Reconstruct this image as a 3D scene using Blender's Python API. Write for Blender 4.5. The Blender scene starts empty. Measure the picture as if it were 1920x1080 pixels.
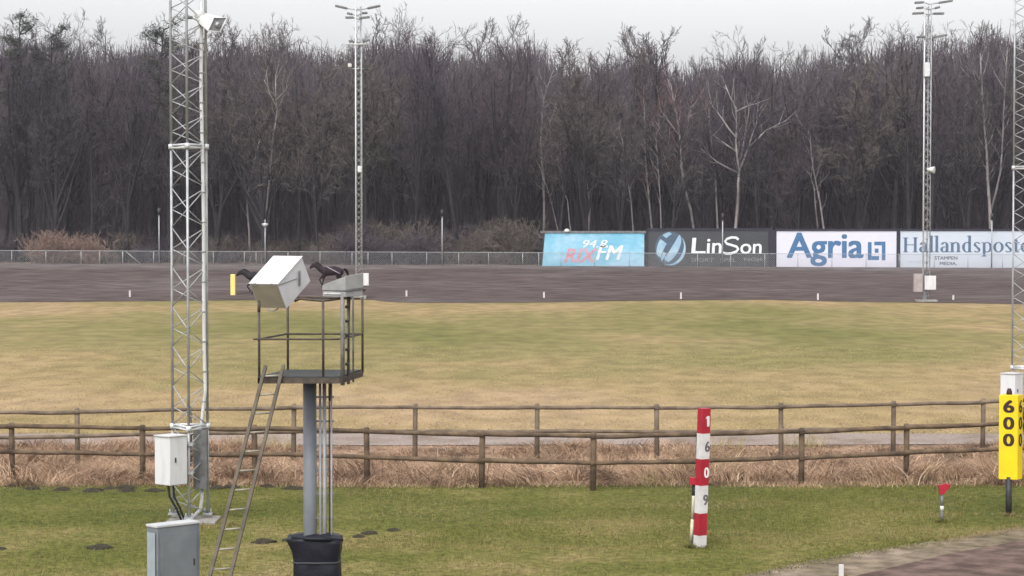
import bpy, math, random
import numpy as np
from mathutils import Vector, Matrix
R = math.radians
random.seed(7)
SC = bpy.context.scene
COL = SC.collection

# ------------------------------------------------------------ camera, sky, sun, exposure
F = 3900.0; CAMH = 5.9; PITCH = math.atan(127 / F)
cam = bpy.data.cameras.new('camera'); camo = bpy.data.objects.new('camera', cam); COL.objects.link(camo)
camo.location = (0, 0, CAMH); camo.rotation_euler = (R(90) - PITCH, 0, 0)
cam.sensor_width = 36; cam.lens = 36 * F / 1920; cam.clip_start = 0.5; cam.clip_end = 6000
SC.camera = camo
SUN_EL, SUN_AZ = R(52), R(200)      # azimuth clockwise from +Y
w = bpy.data.worlds.new('World'); SC.world = w; w.use_nodes = True
nt = w.node_tree; bg = nt.nodes['Background']
sky = nt.nodes.new('ShaderNodeTexSky'); sky.sky_type = 'NISHITA'; sky.sun_disc = False
sky.sun_elevation = SUN_EL; sky.sun_rotation = SUN_AZ; sky.dust_density = 4; sky.air_density = 1.0; sky.ozone_density = 1
hs = nt.nodes.new('ShaderNodeHueSaturation'); hs.inputs['Saturation'].default_value = 0.05; hs.inputs['Value'].default_value = 1.0
nt.links.new(sky.outputs[0], hs.inputs['Color']); nt.links.new(hs.outputs[0], bg.inputs[0])
bg.inputs[1].default_value = 0.15
sl = bpy.data.lights.new('sun', 'SUN'); so = bpy.data.objects.new('sun', sl); COL.objects.link(so)
sl.energy = 0.6; sl.angle = R(30); sl.color = (1, .96, .9)
sd = Vector((math.sin(SUN_AZ) * math.cos(SUN_EL), math.cos(SUN_AZ) * math.cos(SUN_EL), math.sin(SUN_EL)))
so.rotation_euler = sd.to_track_quat('Z', 'Y').to_euler(); so.location = (0, 0, 60)
SC.view_settings.view_transform = 'Standard'; SC.view_settings.look = 'None'
SC.view_settings.gamma = 1; SC.view_settings.exposure = 0.88
SC.cycles.max_bounces = 6; SC.cycles.diffuse_bounces = 3; SC.cycles.use_denoising = True

# ------------------------------------------------------------ helpers
def ray(px, py):
    u = (px - 960) / F; v = (540 - py) / F
    c, s = math.cos(PITCH), math.sin(PITCH)
    return Vector((u, c + v * s, -s + v * c))
def atY(px, py, Y):
    d = ray(px, py); t = Y / d.y
    return Vector((d.x * t, Y, CAMH + d.z * t))
def atG(px, py, z=0.0):
    d = ray(px, py); t = (z - CAMH) / d.z
    return Vector((d.x * t, d.y * t, z))

def tag(o, label=None, cat=None, group=None, kind=None):
    if label: o['label'] = label
    if cat: o['category'] = cat
    if group: o['group'] = group
    if kind: o['kind'] = kind
    return o
def empty(name, loc, label, cat, group=None, rz=0):
    o = bpy.data.objects.new(name, None); COL.objects.link(o); o.location = loc; o.rotation_euler.z = rz
    o.empty_display_size = .2
    return tag(o, label, cat, group)

MATS = {}
def mat(name, col, rough=.7, col2=None, scale=3.0, bump=0.0, bscale=None, metal=0.0, stretch=(1, 1, 1), detail=6, lo=.35, hi=.65, spec=.5, voro=False):
    m = bpy.data.materials.new(name); m.use_nodes = True; MATS[name] = m
    n = m.node_tree.nodes; l = m.node_tree.links; b = n['Principled BSDF']
    b.inputs['Roughness'].default_value = rough; b.inputs['Metallic'].default_value = metal
    b.inputs['Specular IOR Level'].default_value = spec
    b.inputs['Base Color'].default_value = (*col, 1)
    tc = n.new('ShaderNodeTexCoord'); mp = n.new('ShaderNodeMapping'); mp.inputs['Scale'].default_value = stretch
    l.new(tc.outputs['Object'], mp.inputs['Vector'])
    if col2 is None: col2 = tuple(c * .78 for c in col)
    nz = n.new('ShaderNodeTexNoise'); nz.inputs['Scale'].default_value = scale; nz.inputs['Detail'].default_value = detail
    l.new(mp.outputs[0], nz.inputs['Vector'])
    cr = n.new('ShaderNodeValToRGB'); cr.color_ramp.elements[0].position = lo; cr.color_ramp.elements[1].position = hi
    cr.color_ramp.elements[0].color = (*col2, 1); cr.color_ramp.elements[1].color = (*col, 1)
    l.new(nz.outputs[0], cr.inputs[0]); l.new(cr.outputs[0], b.inputs['Base Color'])
    if bump:
        nb = n.new('ShaderNodeTexNoise'); nb.inputs['Scale'].default_value = bscale or scale * 4; nb.inputs['Detail'].default_value = 4
        l.new(mp.outputs[0], nb.inputs['Vector'])
        bp = n.new('ShaderNodeBump'); bp.inputs['Strength'].default_value = 1; bp.inputs['Distance'].default_value = bump
        l.new(nb.outputs[0], bp.inputs['Height']); l.new(bp.outputs[0], b.inputs['Normal'])
    return m
def vary(name, cols, amt=.45):
    m = MATS[name]; n = m.node_tree.nodes; l = m.node_tree.links; b = n['Principled BSDF']
    src = b.inputs['Base Color'].links[0].from_socket
    oi = n.new('ShaderNodeObjectInfo'); nz = n.new('ShaderNodeTexNoise'); nz.inputs['Scale'].default_value = .05; nz.inputs['Detail'].default_value = 2
    l.new(oi.outputs['Location'], nz.inputs['Vector'])
    ad = n.new('ShaderNodeMath'); ad.operation = 'MULTIPLY_ADD'; ad.inputs[1].default_value = .35
    l.new(oi.outputs['Random'], ad.inputs[0])
    mr = n.new('ShaderNodeMapRange'); mr.inputs['From Min'].default_value = .35; mr.inputs['From Max'].default_value = .65; mr.inputs['To Max'].default_value = .65
    l.new(nz.outputs[0], mr.inputs['Value']); l.new(mr.outputs[0], ad.inputs[2])
    cr = n.new('ShaderNodeValToRGB'); e = cr.color_ramp.elements
    while len(e) < len(cols): e.new(.5)
    for i, c in enumerate(cols): e[i].position = i / (len(cols) - 1); e[i].color = (*c, 1)
    l.new(ad.outputs[0], cr.inputs[0])
    mx = n.new('ShaderNodeMix'); mx.data_type = 'RGBA'; mx.blend_type = 'MULTIPLY'; mx.inputs['Factor'].default_value = 1
    l.new(src, mx.inputs['A']); l.new(cr.outputs[0], mx.inputs['B']); l.new(mx.outputs['Result'], b.inputs['Base Color'])
def mat_islands(name, cols, rough=.8, spec=.2, alt=None, nscale=(1, 1, 1), lo=.5, hi=.6):
    """per-strand colour: each mesh island picks a shade (dry and fresh blades)"""
    m = bpy.data.materials.new(name); m.use_nodes = True; MATS[name] = m
    n = m.node_tree.nodes; l = m.node_tree.links; b = n['Principled BSDF']
    b.inputs['Roughness'].default_value = rough; b.inputs['Specular IOR Level'].default_value = spec
    g = n.new('ShaderNodeNewGeometry'); cr = n.new('ShaderNodeValToRGB')
    e = cr.color_ramp.elements
    while len(e) < len(cols): e.new(.5)
    for i, c in enumerate(cols):
        e[i].position = i / (len(cols) - 1); e[i].color = (*c, 1)
    l.new(g.outputs['Random Per Island'], cr.inputs[0]); l.new(cr.outputs[0], b.inputs['Base Color'])
    if alt:   # patches of dead or rank growth; reeds get painted dark hollows too
        tc = n.new('ShaderNodeTexCoord'); mp = n.new('ShaderNodeMapping'); mp.inputs['Scale'].default_value = nscale
        nz = n.new('ShaderNodeTexNoise'); nz.inputs['Scale'].default_value = 1; nz.inputs['Detail'].default_value = 5
        mr = n.new('ShaderNodeMapRange'); mr.inputs['From Min'].default_value = lo; mr.inputs['From Max'].default_value = hi; mr.inputs['To Max'].default_value = .8
        mx = n.new('ShaderNodeMix'); mx.data_type = 'RGBA'; mx.inputs['B'].default_value = (*alt, 1)
        l.new(tc.outputs['Object'], mp.inputs[0]); l.new(mp.outputs[0], nz.inputs['Vector']); l.new(nz.outputs[0], mr.inputs['Value'])
        l.new(mr.outputs[0], mx.inputs['Factor']); l.new(cr.outputs[0], mx.inputs['A']); l.new(mx.outputs['Result'], b.inputs['Base Color'])
    return m

class MB:
    def __init__(s): s.v = []; s.f = []; s.n = 0; s.sm = []
    def add(s, vs, fs, smooth=False):
        s.v.extend([tuple(p) for p in vs]); s.f.extend([tuple(i + s.n for i in f) for f in fs]); s.n += len(vs)
        s.sm.extend([smooth] * len(fs)); return s
    def hexa(s, o, a, b, c):
        o, a, b, c = Vector(o), Vector(a), Vector(b), Vector(c)
        vs = [o, o + a, o + a + b, o + b, o + c, o + a + c, o + a + b + c, o + b + c]
        fs = [(0, 3, 2, 1), (4, 5, 6, 7), (0, 1, 5, 4), (1, 2, 6, 5), (2, 3, 7, 6), (3, 0, 4, 7)]
        if a.cross(b).dot(c) < 0: fs = [f[::-1] for f in fs]
        return s.add(vs, fs)
    def box(s, c, d, rz=0, rx=0):
        M = Matrix.Rotation(rz, 3, 'Z') @ Matrix.Rotation(rx, 3, 'X')
        a, b, e = M @ Vector((d[0], 0, 0)), M @ Vector((0, d[1], 0)), M @ Vector((0, 0, d[2]))
        return s.hexa(Vector(c) - (a + b + e) / 2, a, b, e)
    def tube(s, pts, r, n=8, caps=True):
        pts = [Vector(p) for p in pts]; k = len(pts)
        if not hasattr(r, '__len__'): r = [r] * k
        vs = []; ref = None
        for i, p in enumerate(pts):
            t = (pts[min(i + 1, k - 1)] - pts[max(i - 1, 0)]).normalized()
            if ref is None: ref = Vector((0, 0, 1)) if abs(t.z) < .9 else Vector((1, 0, 0))
            x = (ref - t * ref.dot(t)).normalized(); y = t.cross(x); ref = x
            for j in range(n):
                a = 2 * math.pi * j / n
                vs.append(p + (x * math.cos(a) + y * math.sin(a)) * r[i])
        fs = [(i * n + j, i * n + (j + 1) % n, (i + 1) * n + (j + 1) % n, (i + 1) * n + j) for i in range(k - 1) for j in range(n)]
        s.add(vs, fs, n > 4)
        if caps:
            s.f.append(tuple(s.n - k * n + j for j in range(n))[::-1]); s.sm.append(False)
            s.f.append(tuple(s.n - n + j for j in range(n))); s.sm.append(False)
        return s
    def prism(s, poly, z0, z1):
        n = len(poly)
        s.add([(x, y, z0) for x, y in poly] + [(x, y, z1) for x, y in poly],
              [tuple(range(n))[::-1], tuple(range(n, 2 * n))] + [(i, (i + 1) % n, n + (i + 1) % n, n + i) for i in range(n)])
        return s
    def build(s, name, m, parent=None, loc=None, bevel=0):
        me = bpy.data.meshes.new(name); me.from_pydata(s.v, [], s.f); me.update()
        me.polygons.foreach_set('use_smooth', s.sm)
        o = bpy.data.objects.new(name, me); COL.objects.link(o)
        me.materials.append(MATS[m] if isinstance(m, str) else m)
        if parent: o.parent = parent
        if loc is not None: o.location = loc
        if bevel:
            md = o.modifiers.new('b', 'BEVEL'); md.width = bevel; md.segments = 2; md.limit_method = 'ANGLE'
        return o
def npmesh(name, V, Q, m, parent=None, smooth=False):
    me = bpy.data.meshes.new(name); V = np.asarray(V, dtype=np.float32); Q = np.asarray(Q, dtype=np.int32)
    me.vertices.add(len(V)); me.vertices.foreach_set('co', V.ravel())
    k = Q.shape[1]; me.loops.add(Q.size); me.loops.foreach_set('vertex_index', Q.ravel())
    me.polygons.add(len(Q)); me.polygons.foreach_set('loop_start', np.arange(0, Q.size, k, dtype=np.int32))
    if smooth: me.polygons.foreach_set('use_smooth', np.ones(len(Q), dtype=bool))
    me.update(calc_edges=True); me.validate()
    me.materials.append(MATS[m])
    o = bpy.data.objects.new(name, me); COL.objects.link(o)
    if parent: o.parent = parent
    return o
def copy_tree(o, parent=None, skip=()):
    c = o.copy(); COL.objects.link(c)
    if parent: c.parent = parent
    for ch in [x for x in ALL_CHILDREN(o)]:
        if ch.name.split('.')[0] not in skip: copy_tree(ch, c)
    return c
def ALL_CHILDREN(o): return list(o.children)

def text_poly(txt, w_, h_, off=0.0, shear=0.0, extrude=0.004, spacing=1.0):
    """flat lettering mesh, fitted into w_ x h_, lying in XZ facing -Y, lower-left corner at origin"""
    cu = bpy.data.curves.new('t', 'FONT'); cu.body = txt; cu.offset = off; cu.shear = shear; cu.space_character = spacing
    cu.resolution_u = 5
    ob = bpy.data.objects.new('t', cu); COL.objects.link(ob)
    dg = bpy.context.evaluated_depsgraph_get(); me = bpy.data.meshes.new_from_object(ob.evaluated_get(dg))
    bpy.data.objects.remove(ob); bpy.data.curves.remove(cu)
    xs = [v.co.x for v in me.vertices]; ys = [v.co.y for v in me.vertices]
    x0, x1, y0, y1 = min(xs), max(xs), min(ys), max(ys)
    vs = [((v.co.x - x0) / (x1 - x0) * w_, 0, (v.co.y - y0) / (y1 - y0) * h_) for v in me.vertices]
    fs = [tuple(p.vertices) for p in me.polygons]
    bpy.data.meshes.remove(me)
    return vs, fs
def add_text(mb, txt, M, w_, h_, **k):
    off = k.pop('off', 0.0); bd = off * .55 * h_
    vs, fs = text_poly(txt, max(w_ - 2 * bd, w_ * .5), h_ - bd, **k)
    if off:
        for i, (ox, oz) in enumerate([(0, 0), (2 * bd, 0), (bd, bd), (0, bd), (2 * bd, bd)]):
            _text_layer(mb, vs, fs, M @ Matrix.Translation((ox, -.0012 * i, oz)))
        return
    _text_layer(mb, vs, fs, M)
def _text_layer(mb, vs, fs, M):
    a = [M @ Vector(v) for v in vs]
    out = [(M.to_3x3() @ Vector((0, 1, 0)))]
    n = len(a)
    nn = out[0] * 0.006
    # a thin raised layer: front face only plus nothing behind, 3 mm off the board
    fr = []
    for f in fs:
        p = [a[i] for i in f[:3]]; nrm = (p[1] - p[0]).cross(p[2] - p[0])
        fr.append(f if nrm.dot(nn) < 0 else f[::-1])
    mb.add(a, fr)

# ------------------------------------------------------------ materials
mat('ground', (.15, .115, .075), .95, (.07, .055, .042), .25, .05, 3)
mat('galv', (.42, .43, .44), .5, (.31, .32, .335), 6, metal=.35)
mat('galv_dark', (.20, .205, .21), .6, (.12, .12, .12), 8, metal=.3)
mat('galv_light', (.66, .67, .68), .5, (.5, .51, .52), 9, metal=.2)
mat('white_paint', (.62, .62, .61), .45, (.54, .54, .53), 2.5, detail=8)
mat('white_box', (.60, .60, .615), .45, (.50, .50, .505), 2.2, stretch=(2.5, 2.5, .6), detail=9, lo=.25, hi=.55)
mat('hood_grey', (.31, .31, .305), .6, (.23, .23, .225), 4, .002, 30)
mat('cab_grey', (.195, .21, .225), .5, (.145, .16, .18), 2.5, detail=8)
mat('cab_top_lit', (.50, .51, .52), .5, (.42, .43, .44), 5)  # paler than the housing: light from above put into the roof colour
mat('galv_brown', (.20, .19, .175), .6, (.12, .11, .10), 8)
mat('concrete', (.30, .29, .27), .9, (.20, .19, .17), 5, .01, 30)
mat('rust_rail', (.085, .066, .045), .7, (.045, .035, .027), 9)
mat('deck', (.045, .048, .048), .8, (.028, .03, .03), 6)
mat('ladder', (.105, .083, .055), .7, (.055, .043, .029), 6)
mat('rung', (.36, .33, .26), .6, (.24, .22, .17), 10)
mat('black_wrap', (.007, .008, .014), .45, (.012, .013, .02), 3, .02, 6, spec=.25)
mat('wrap_band', (.05, .05, .06), .5)
mat('black', (.015, .015, .017), .6, (.03, .03, .03), 5)
mat('wood', (.150, .100, .058), .85, (.062, .041, .026), 3.5, .006, 30, stretch=(1, 1, 1))
mat('wood_old', (.20, .15, .105), .9, (.10, .075, .053), 3.0, .006, 30)
mat('red', (.37, .009, .026), .45, (.28, .008, .022), 5)
mat('post_white', (.62, .60, .60), .5, (.52, .50, .49), 7)
mat('yellow', (.80, .57, .003), .4, (.72, .50, .003), 3)
mat('sign_brown', (.030, .008, .007), .6)
mat('ink_white', (.8, .78, .76), .6); mat('ink_grey', (.12, .11, .12), .6)
mat('stake', (.62, .56, .54), .7); mat('pole_cream', (.62, .60, .44), .6, (.4, .38, .28), 9)
mat('pale_yellow', (.80, .66, .20), .6, (.7, .56, .18), 6)
mat('horse_black', (.008, .006, .009), .6, (.014, .010, .012), 4, spec=.2)
mat('horse_bay', (.022, .009, .012), .6, (.011, .006, .008), 4, spec=.2)
mat('mane', (.005, .004, .006), .8, spec=.1); mat('strap', (.42, .37, .42), .6)
mat('molehill', (.040, .032, .016), 1, (.018, .015, .008), 12, .03, 25)
mat('bark', (.026, .022, .025), .9, (.012, .010, .013), 2.2, .02, 12)
mat('twig', (.084, .064, .074), .9, (.052, .041, .051), 1.2)
mat('twig_grey', (.125, .108, .105), .9, (.08, .068, .07), 1.2)
mat('twig_red', (.16, .068, .072), .9, (.10, .055, .058), 1.2)
mat('birch_bark', (.31, .28, .275), .8, (.14, .12, .12), 2.0, stretch=(1, 1, .6))
mat('pine_needles', (.060, .066, .050), .9, (.035, .04, .035), 1.2)
mat('bush_rust', (.24, .155, .12), .9, (.16, .11, .09), 1.0)
mat('bush_brown', (.125, .098, .083), .9, (.08, .064, .057), .8)
mat('thicket', (.085, .067, .080), .95, (.055, .045, .056), .5)
mat_islands('reed', [(.13, .078, .050), (.37, .24, .155), (.50, .345, .225), (.38, .235, .155), (.68, .52, .36)], alt=(.12, .068, .046), nscale=(.8, 1.3, 1), lo=.50, hi=.58)  # dead brown also paints in shaded hollows, palest strands paint highlights
mat_islands('lawn_blade', [(.065, .078, .016), (.125, .130, .028), (.175, .155, .045), (.10, .108, .022), (.27, .205, .09)], alt=(.27, .20, .095), nscale=(.25, .5, 1), lo=.47, hi=.60)
mat_islands('hay_blade', [(.34, .26, .12), (.42, .32, .155), (.28, .245, .09), (.48, .37, .19)])
mat('board_white', (.66, .65, .74), .35, (.60, .60, .69), 1.0, lo=.2, hi=.8)
mat('board_pale', (.54, .58, .65), .35, (.49, .54, .61), .8, lo=.2, hi=.8)
mat('board_dark', (.052, .054, .062), .5, (.040, .043, .050), .8)
mat('board_frame', (.018, .017, .035), .5)
mat('blue_ink', (.055, .15, .30), .5, (.045, .13, .26), 2)
mat('steel_ink', (.09, .15, .24), .5); mat('pink_ink', (.58, .20, .25), .5, (.62, .34, .40), 2)
mat('pale_ink', (.82, .84, .86), .5); mat('dim_ink', (.22, .22, .23), .5); mat('faint_ink', (.47, .52, .60), .5)
mat('globe_dark', (.07, .11, .16), .5); mat('globe_light', (.36, .50, .58), .5, (.22, .36, .52), 1.2)
mat('mesh_wire', (.36, .36, .37), .5)

vary('twig', [(.50, .55, .72), (.72, .70, .80), (.95, .86, .84), (1.0, .90, .76)]); vary('twig_grey', [(.55, .60, .72), (.78, .78, .78), (1.0, .95, .84), (1.0, .98, .86)])
vary('bark', [(.7, .7, .8), (1, 1, 1), (1.0, .95, .85)])
def soil_mix(name, stops, scale, stretch=(1, 1, 1), bump=.02, bscale=8, fine=25, fine_amt=.35, band=None):
    """ground cover: broad patches of differently grown turf plus fine mottling"""
    m = bpy.data.materials.new(name); m.use_nodes = True; MATS[name] = m
    n = m.node_tree.nodes; l = m.node_tree.links; b = n['Principled BSDF']
    b.inputs['Roughness'].default_value = .95; b.inputs['Specular IOR Level'].default_value = .1
    tc = n.new('ShaderNodeTexCoord'); mp = n.new('ShaderNodeMapping'); mp.inputs['Scale'].default_value = stretch
    l.new(tc.outputs['Object'], mp.inputs['Vector'])
    n1 = n.new('ShaderNodeTexNoise'); n1.inputs['Scale'].default_value = scale; n1.inputs['Detail'].default_value = 7; n1.inputs['Roughness'].default_value = .62
    l.new(mp.outputs[0], n1.inputs['Vector'])
    src = n1.outputs[0]
    if band:
        sx = n.new('ShaderNodeSeparateXYZ'); l.new(tc.outputs['Object'], sx.inputs[0])
        br = n.new('ShaderNodeValToRGB'); mr = n.new('ShaderNodeMapRange')
        mr.inputs['From Min'].default_value = band[0]; mr.inputs['From Max'].default_value = band[1]
        l.new(sx.outputs['Y'], mr.inputs['Value']); l.new(mr.outputs[0], br.inputs[0])
        e = br.color_ramp.elements
        while len(e) < len(band[2]): e.new(.5)
        for i, (p, v) in enumerate(band[2]): e[i].position = p; e[i].color = (v, v, v, 1)
        ad = n.new('ShaderNodeMath'); ad.operation = 'ADD'
        sb = n.new('ShaderNodeMath'); sb.operation = 'SUBTRACT'; sb.inputs[1].default_value = .5
        l.new(br.outputs[0], sb.inputs[0]); l.new(n1.outputs[0], ad.inputs[0]); l.new(sb.outputs[0], ad.inputs[1]); src = ad.outputs[0]
    cr = n.new('ShaderNodeValToRGB'); e = cr.color_ramp.elements
    while len(e) < len(stops): e.new(.5)
    for i, (p, c) in enumerate(stops): e[i].position = p; e[i].color = (*c, 1)
    l.new(src, cr.inputs[0])
    n2 = n.new('ShaderNodeTexNoise'); n2.inputs['Scale'].default_value = fine; n2.inputs['Detail'].default_value = 5
    l.new(mp.outputs[0], n2.inputs['Vector'])
    mx = n.new('ShaderNodeMix'); mx.data_type = 'RGBA'; mx.blend_type = 'OVERLAY'; mx.inputs['Factor'].default_value = fine_amt
    l.new(cr.outputs[0], mx.inputs['A']); 
    c2 = n.new('ShaderNodeValToRGB'); c2.color_ramp.elements[0].position = .38; c2.color_ramp.elements[1].position = .62
    c2.color_ramp.elements[0].color = (.15, .15, .15, 1); c2.color_ramp.elements[1].color = (.85, .85, .85, 1)
    l.new(n2.outputs[0], c2.inputs[0]); l.new(c2.outputs[0], mx.inputs['B']); l.new(mx.outputs['Result'], b.inputs['Base Color'])
    nb = n.new('ShaderNodeTexNoise'); nb.inputs['Scale'].default_value = bscale; nb.inputs['Detail'].default_value = 5
    l.new(mp.outputs[0], nb.inputs['Vector'])
    bp = n.new('ShaderNodeBump'); bp.inputs['Distance'].default_value = bump; l.new(nb.outputs[0], bp.inputs['Height']); l.new(bp.outputs[0], b.inputs['Normal'])
    return m
soil_mix('infield', [(.30, (.115, .115, .036)), (.42, (.155, .143, .050)), (.53, (.205, .172, .074)), (.63, (.27, .200, .100)), (.74, (.32, .230, .135)), (.85, (.30, .20, .13))],
         .05, (1, .55, 1), .03, 3, .9, .22, band=(56, 150, [(0, .66), (.12, .72), (.24, .63), (.38, .52), (.55, .475), (.72, .50), (.88, .58), (1, .61)]))
soil_mix('lawn', [(.3, (.074, .084, .018)), (.46, (.108, .112, .026)), (.58, (.17, .148, .052)), (.72, (.25, .185, .095))],
         .35, (1, 1, 1), .02, 12, 6, .4, band=(26, 48, [(0, .60), (.35, .55), (.6, .47), (.80, .38), (1, .38)]))
soil_mix('reedbed', [(.3, (.08, .055, .036)), (.45, (.19, .125, .085)), (.6, (.30, .20, .14)), (.75, (.38, .27, .19))], .5, (1, 1, 1), .1, 3, 5, .4)
soil_mix('gravel', [(.3, (.175, .135, .105)), (.5, (.27, .22, .195)), (.7, (.31, .26, .235))], .6, (1, 1, 1), .01, 15, 12, .3)
soil_mix('track', [(.3, (.072, .055, .052)), (.5, (.088, .068, .065)), (.7, (.130, .110, .110))], .12, (.22, 1.5, 1), .01, 6, 2.2, .5,
         band=(148, 175, [(0, .50), (.62, .46), (.74, .50), (.82, .62), (1, .72)]))
soil_mix('near_track', [(.3, (.090, .060, .050)), (.7, (.145, .100, .086))], .8, (.6, .6, 1), .01, 10, 4, .5)
soil_mix('verge', [(.3, (.11, .095, .055)), (.5, (.19, .15, .11)), (.7, (.29, .235, .185))], .5, (1, 1, 1), .03, 8, 3, .4)
soil_mix('forest', [(.3, (.06, .048, .042)), (.5, (.10, .078, .064)), (.62, (.16, .125, .10)), (.72, (.42, .38, .38))], .16, (1, 1, 1), .1, 2, 2, .4)

# ------------------------------------------------------------ terrain
Y_IN, Y_OUT = 150.0, 173.0
def ztop(x): return 2.08 - .004 * max(-45, min(60, x))
def zg(x, y):
    if y <= 54 and 46.5 < y:
        t = (y - 46.5) / 7.5; return -.28 * math.sin(math.pi * t) ** 2
    if y < Y_IN: return 0.0
    if y < Y_OUT: return ztop(x) * (y - Y_IN) / (Y_OUT - Y_IN)
    if y < 178: return ztop(x)
    t = min(1, (y - 178) / 92); t = t * t * (3 - 2 * t)
    return ztop(x) + 6.5 * t
def sheet(name, xs, ys, m, dz=0.0, edge=None, kind='structure', label=None, wob=None):
    """grid sheet following the terrain; edge(i_row, x) may shift a row in y"""
    V = []; Q = []
    for j, y in enumerate(ys):
        for x in xs:
            yy = y + (wob(j, x) if wob else 0)
            V.append((x, yy, zg(x, yy) + dz))
    nx = len(xs)
    for j in range(len(ys) - 1):
        for i in range(nx - 1): Q.append((j * nx + i, j * nx + i + 1, (j + 1) * nx + i + 1, (j + 1) * nx + i))
    o = npmesh(name, V, Q, m, smooth=True); tag(o, kind=kind); return o
def fr(a, b, s):
    n = max(1, int(round((b - a) / s))); return [a + (b - a) * i / n for i in range(n + 1)]
XW = [-2500, -1000, -400, -200] + fr(-120, 120, 5) + [200, 400, 1000, 2500]
YW = [-400, -100, 0, 20, 40, 46.5] + fr(47.25, 54, .75) + [60, 80, 120, Y_IN] + fr(Y_IN + 5.75, Y_OUT, 5.75) + [178] + fr(182, 270, 4) + [400, 1000, 4200]
sheet('ground', XW, YW, 'ground', -.03)
def rn(seed):
    r = random.Random(seed); ph = [(r.uniform(.02, .9), r.uniform(0, 7), r.uniform(.3, 1)) for _ in range(8)]
    return lambda x: sum(math.sin(x * f + p) * a for f, p, a in ph) / 3
w1, w2, w3, w4, w5, w6 = [rn(i) for i in range(6)]
XN = fr(-45, 45, .5)
sheet('lawn', fr(-60, 60, 1), [-60, 0, 20, 30, 40, 46.6], 'lawn', 0, wob=lambda j, x: (w1(x) * .18 - .0012 * (x + 3) ** 2 * 0) if j == 5 else 0)
sheet('reed_bank', fr(-60, 60, 1), fr(45.9, 54.9, .75), 'reedbed', -.012, wob=lambda j, x: w2(x) * .2 if j in (0,) else 0)
sheet('gravel_path', fr(-60, 60, 1), [54.5, 55.5, 57.4], 'gravel', .006, wob=lambda j, x: (w2(x) * .2 if j == 0 else w3(x) * .3 if j == 2 else 0))
sheet('infield', fr(-130, 130, 1.5), [57.0, 70, 90, 110, 130, 146, 150, 155.75, 161.5], 'infield', 0, wob=lambda j, x: (w3(x) * .1 if j == 0 else 0))
def trackY(px, py):
    lo, hi = 140, 173.5
    for _ in range(40):
        m = (lo + hi) / 2; x = (px - 960) / F * m; y = 413 + F * (CAMH - zg(x, m)) / m
        if y > py: lo = m
        else: hi = m
    return m
_e = [(-400, 566), (0, 567), (250, 565), (420, 564), (560, 562), (690, 562), (780, 568), (900, 568), (1100, 566), (1250, 563), (1450, 563), (1650, 567), (1800, 569), (1920, 572), (2300, 574)]
_ex = [(a - 960) / F * 150 for a, b in _e]; _ey = [trackY(a, b) for a, b in _e]
sheet('far_track', fr(-130, 130, 1.0), [0, 155.75, 161.5, 167.25, Y_OUT, 173.6], 'track', .02, wob=lambda j, x: (float(np.interp(x, _ex, _ey)) + w4(x * .9) * .3 if j == 0 else 0))
sheet('forest_floor', fr(-160, 160, 4), [173.2, 178] + fr(182, 270, 4) + [400], 'forest', .0)
# near track in the lower right corner, with its pale worn verge
def curve_sheet(name, edge, m, dz, back):
    V = [(x, y, dz) for x, y in edge] + [(x + back[0], y + back[1], dz) for x, y in edge]
    n = len(edge); Q = [(n + i, n + i + 1, i + 1, i) for i in range(n - 1)]
    o = npmesh(name, V, Q, m); tag(o, kind='structure'); return o
def curve_from(pts, jit, seed):
    g = [atG(px, py) for px, py in pts]
    P = [(-60, 12), (-20, 19.5), (-10, 23)] + [(p.x, p.y) for p in g] + [(18, g[-1].y + 2.6), (40, g[-1].y + 5.4), (90, g[-1].y + 7.5)]
    out = []; f = rn(seed)
    for a, b in zip(P[:-1], P[1:]):
        d = math.dist(a, b); k = max(1, int(d / .15))
        for i in range(k):
            t = i / k; x = a[0] + (b[0] - a[0]) * t; y = a[1] + (b[1] - a[1]) * t
            out.append((x, y + f(x * 4) * jit))
    return out
curve_sheet('worn_verge', curve_from([(1380, 1082), (1520, 1052), (1640, 1032), (1780, 1010), (1920, 988)], .07, 11), 'verge', .008, (0, -60))
curve_sheet('near_track', curve_from([(1560, 1092), (1660, 1068), (1760, 1044), (1840, 1029), (1920, 1014)], .04, 12), 'near_track', .016, (0, -60))

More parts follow.
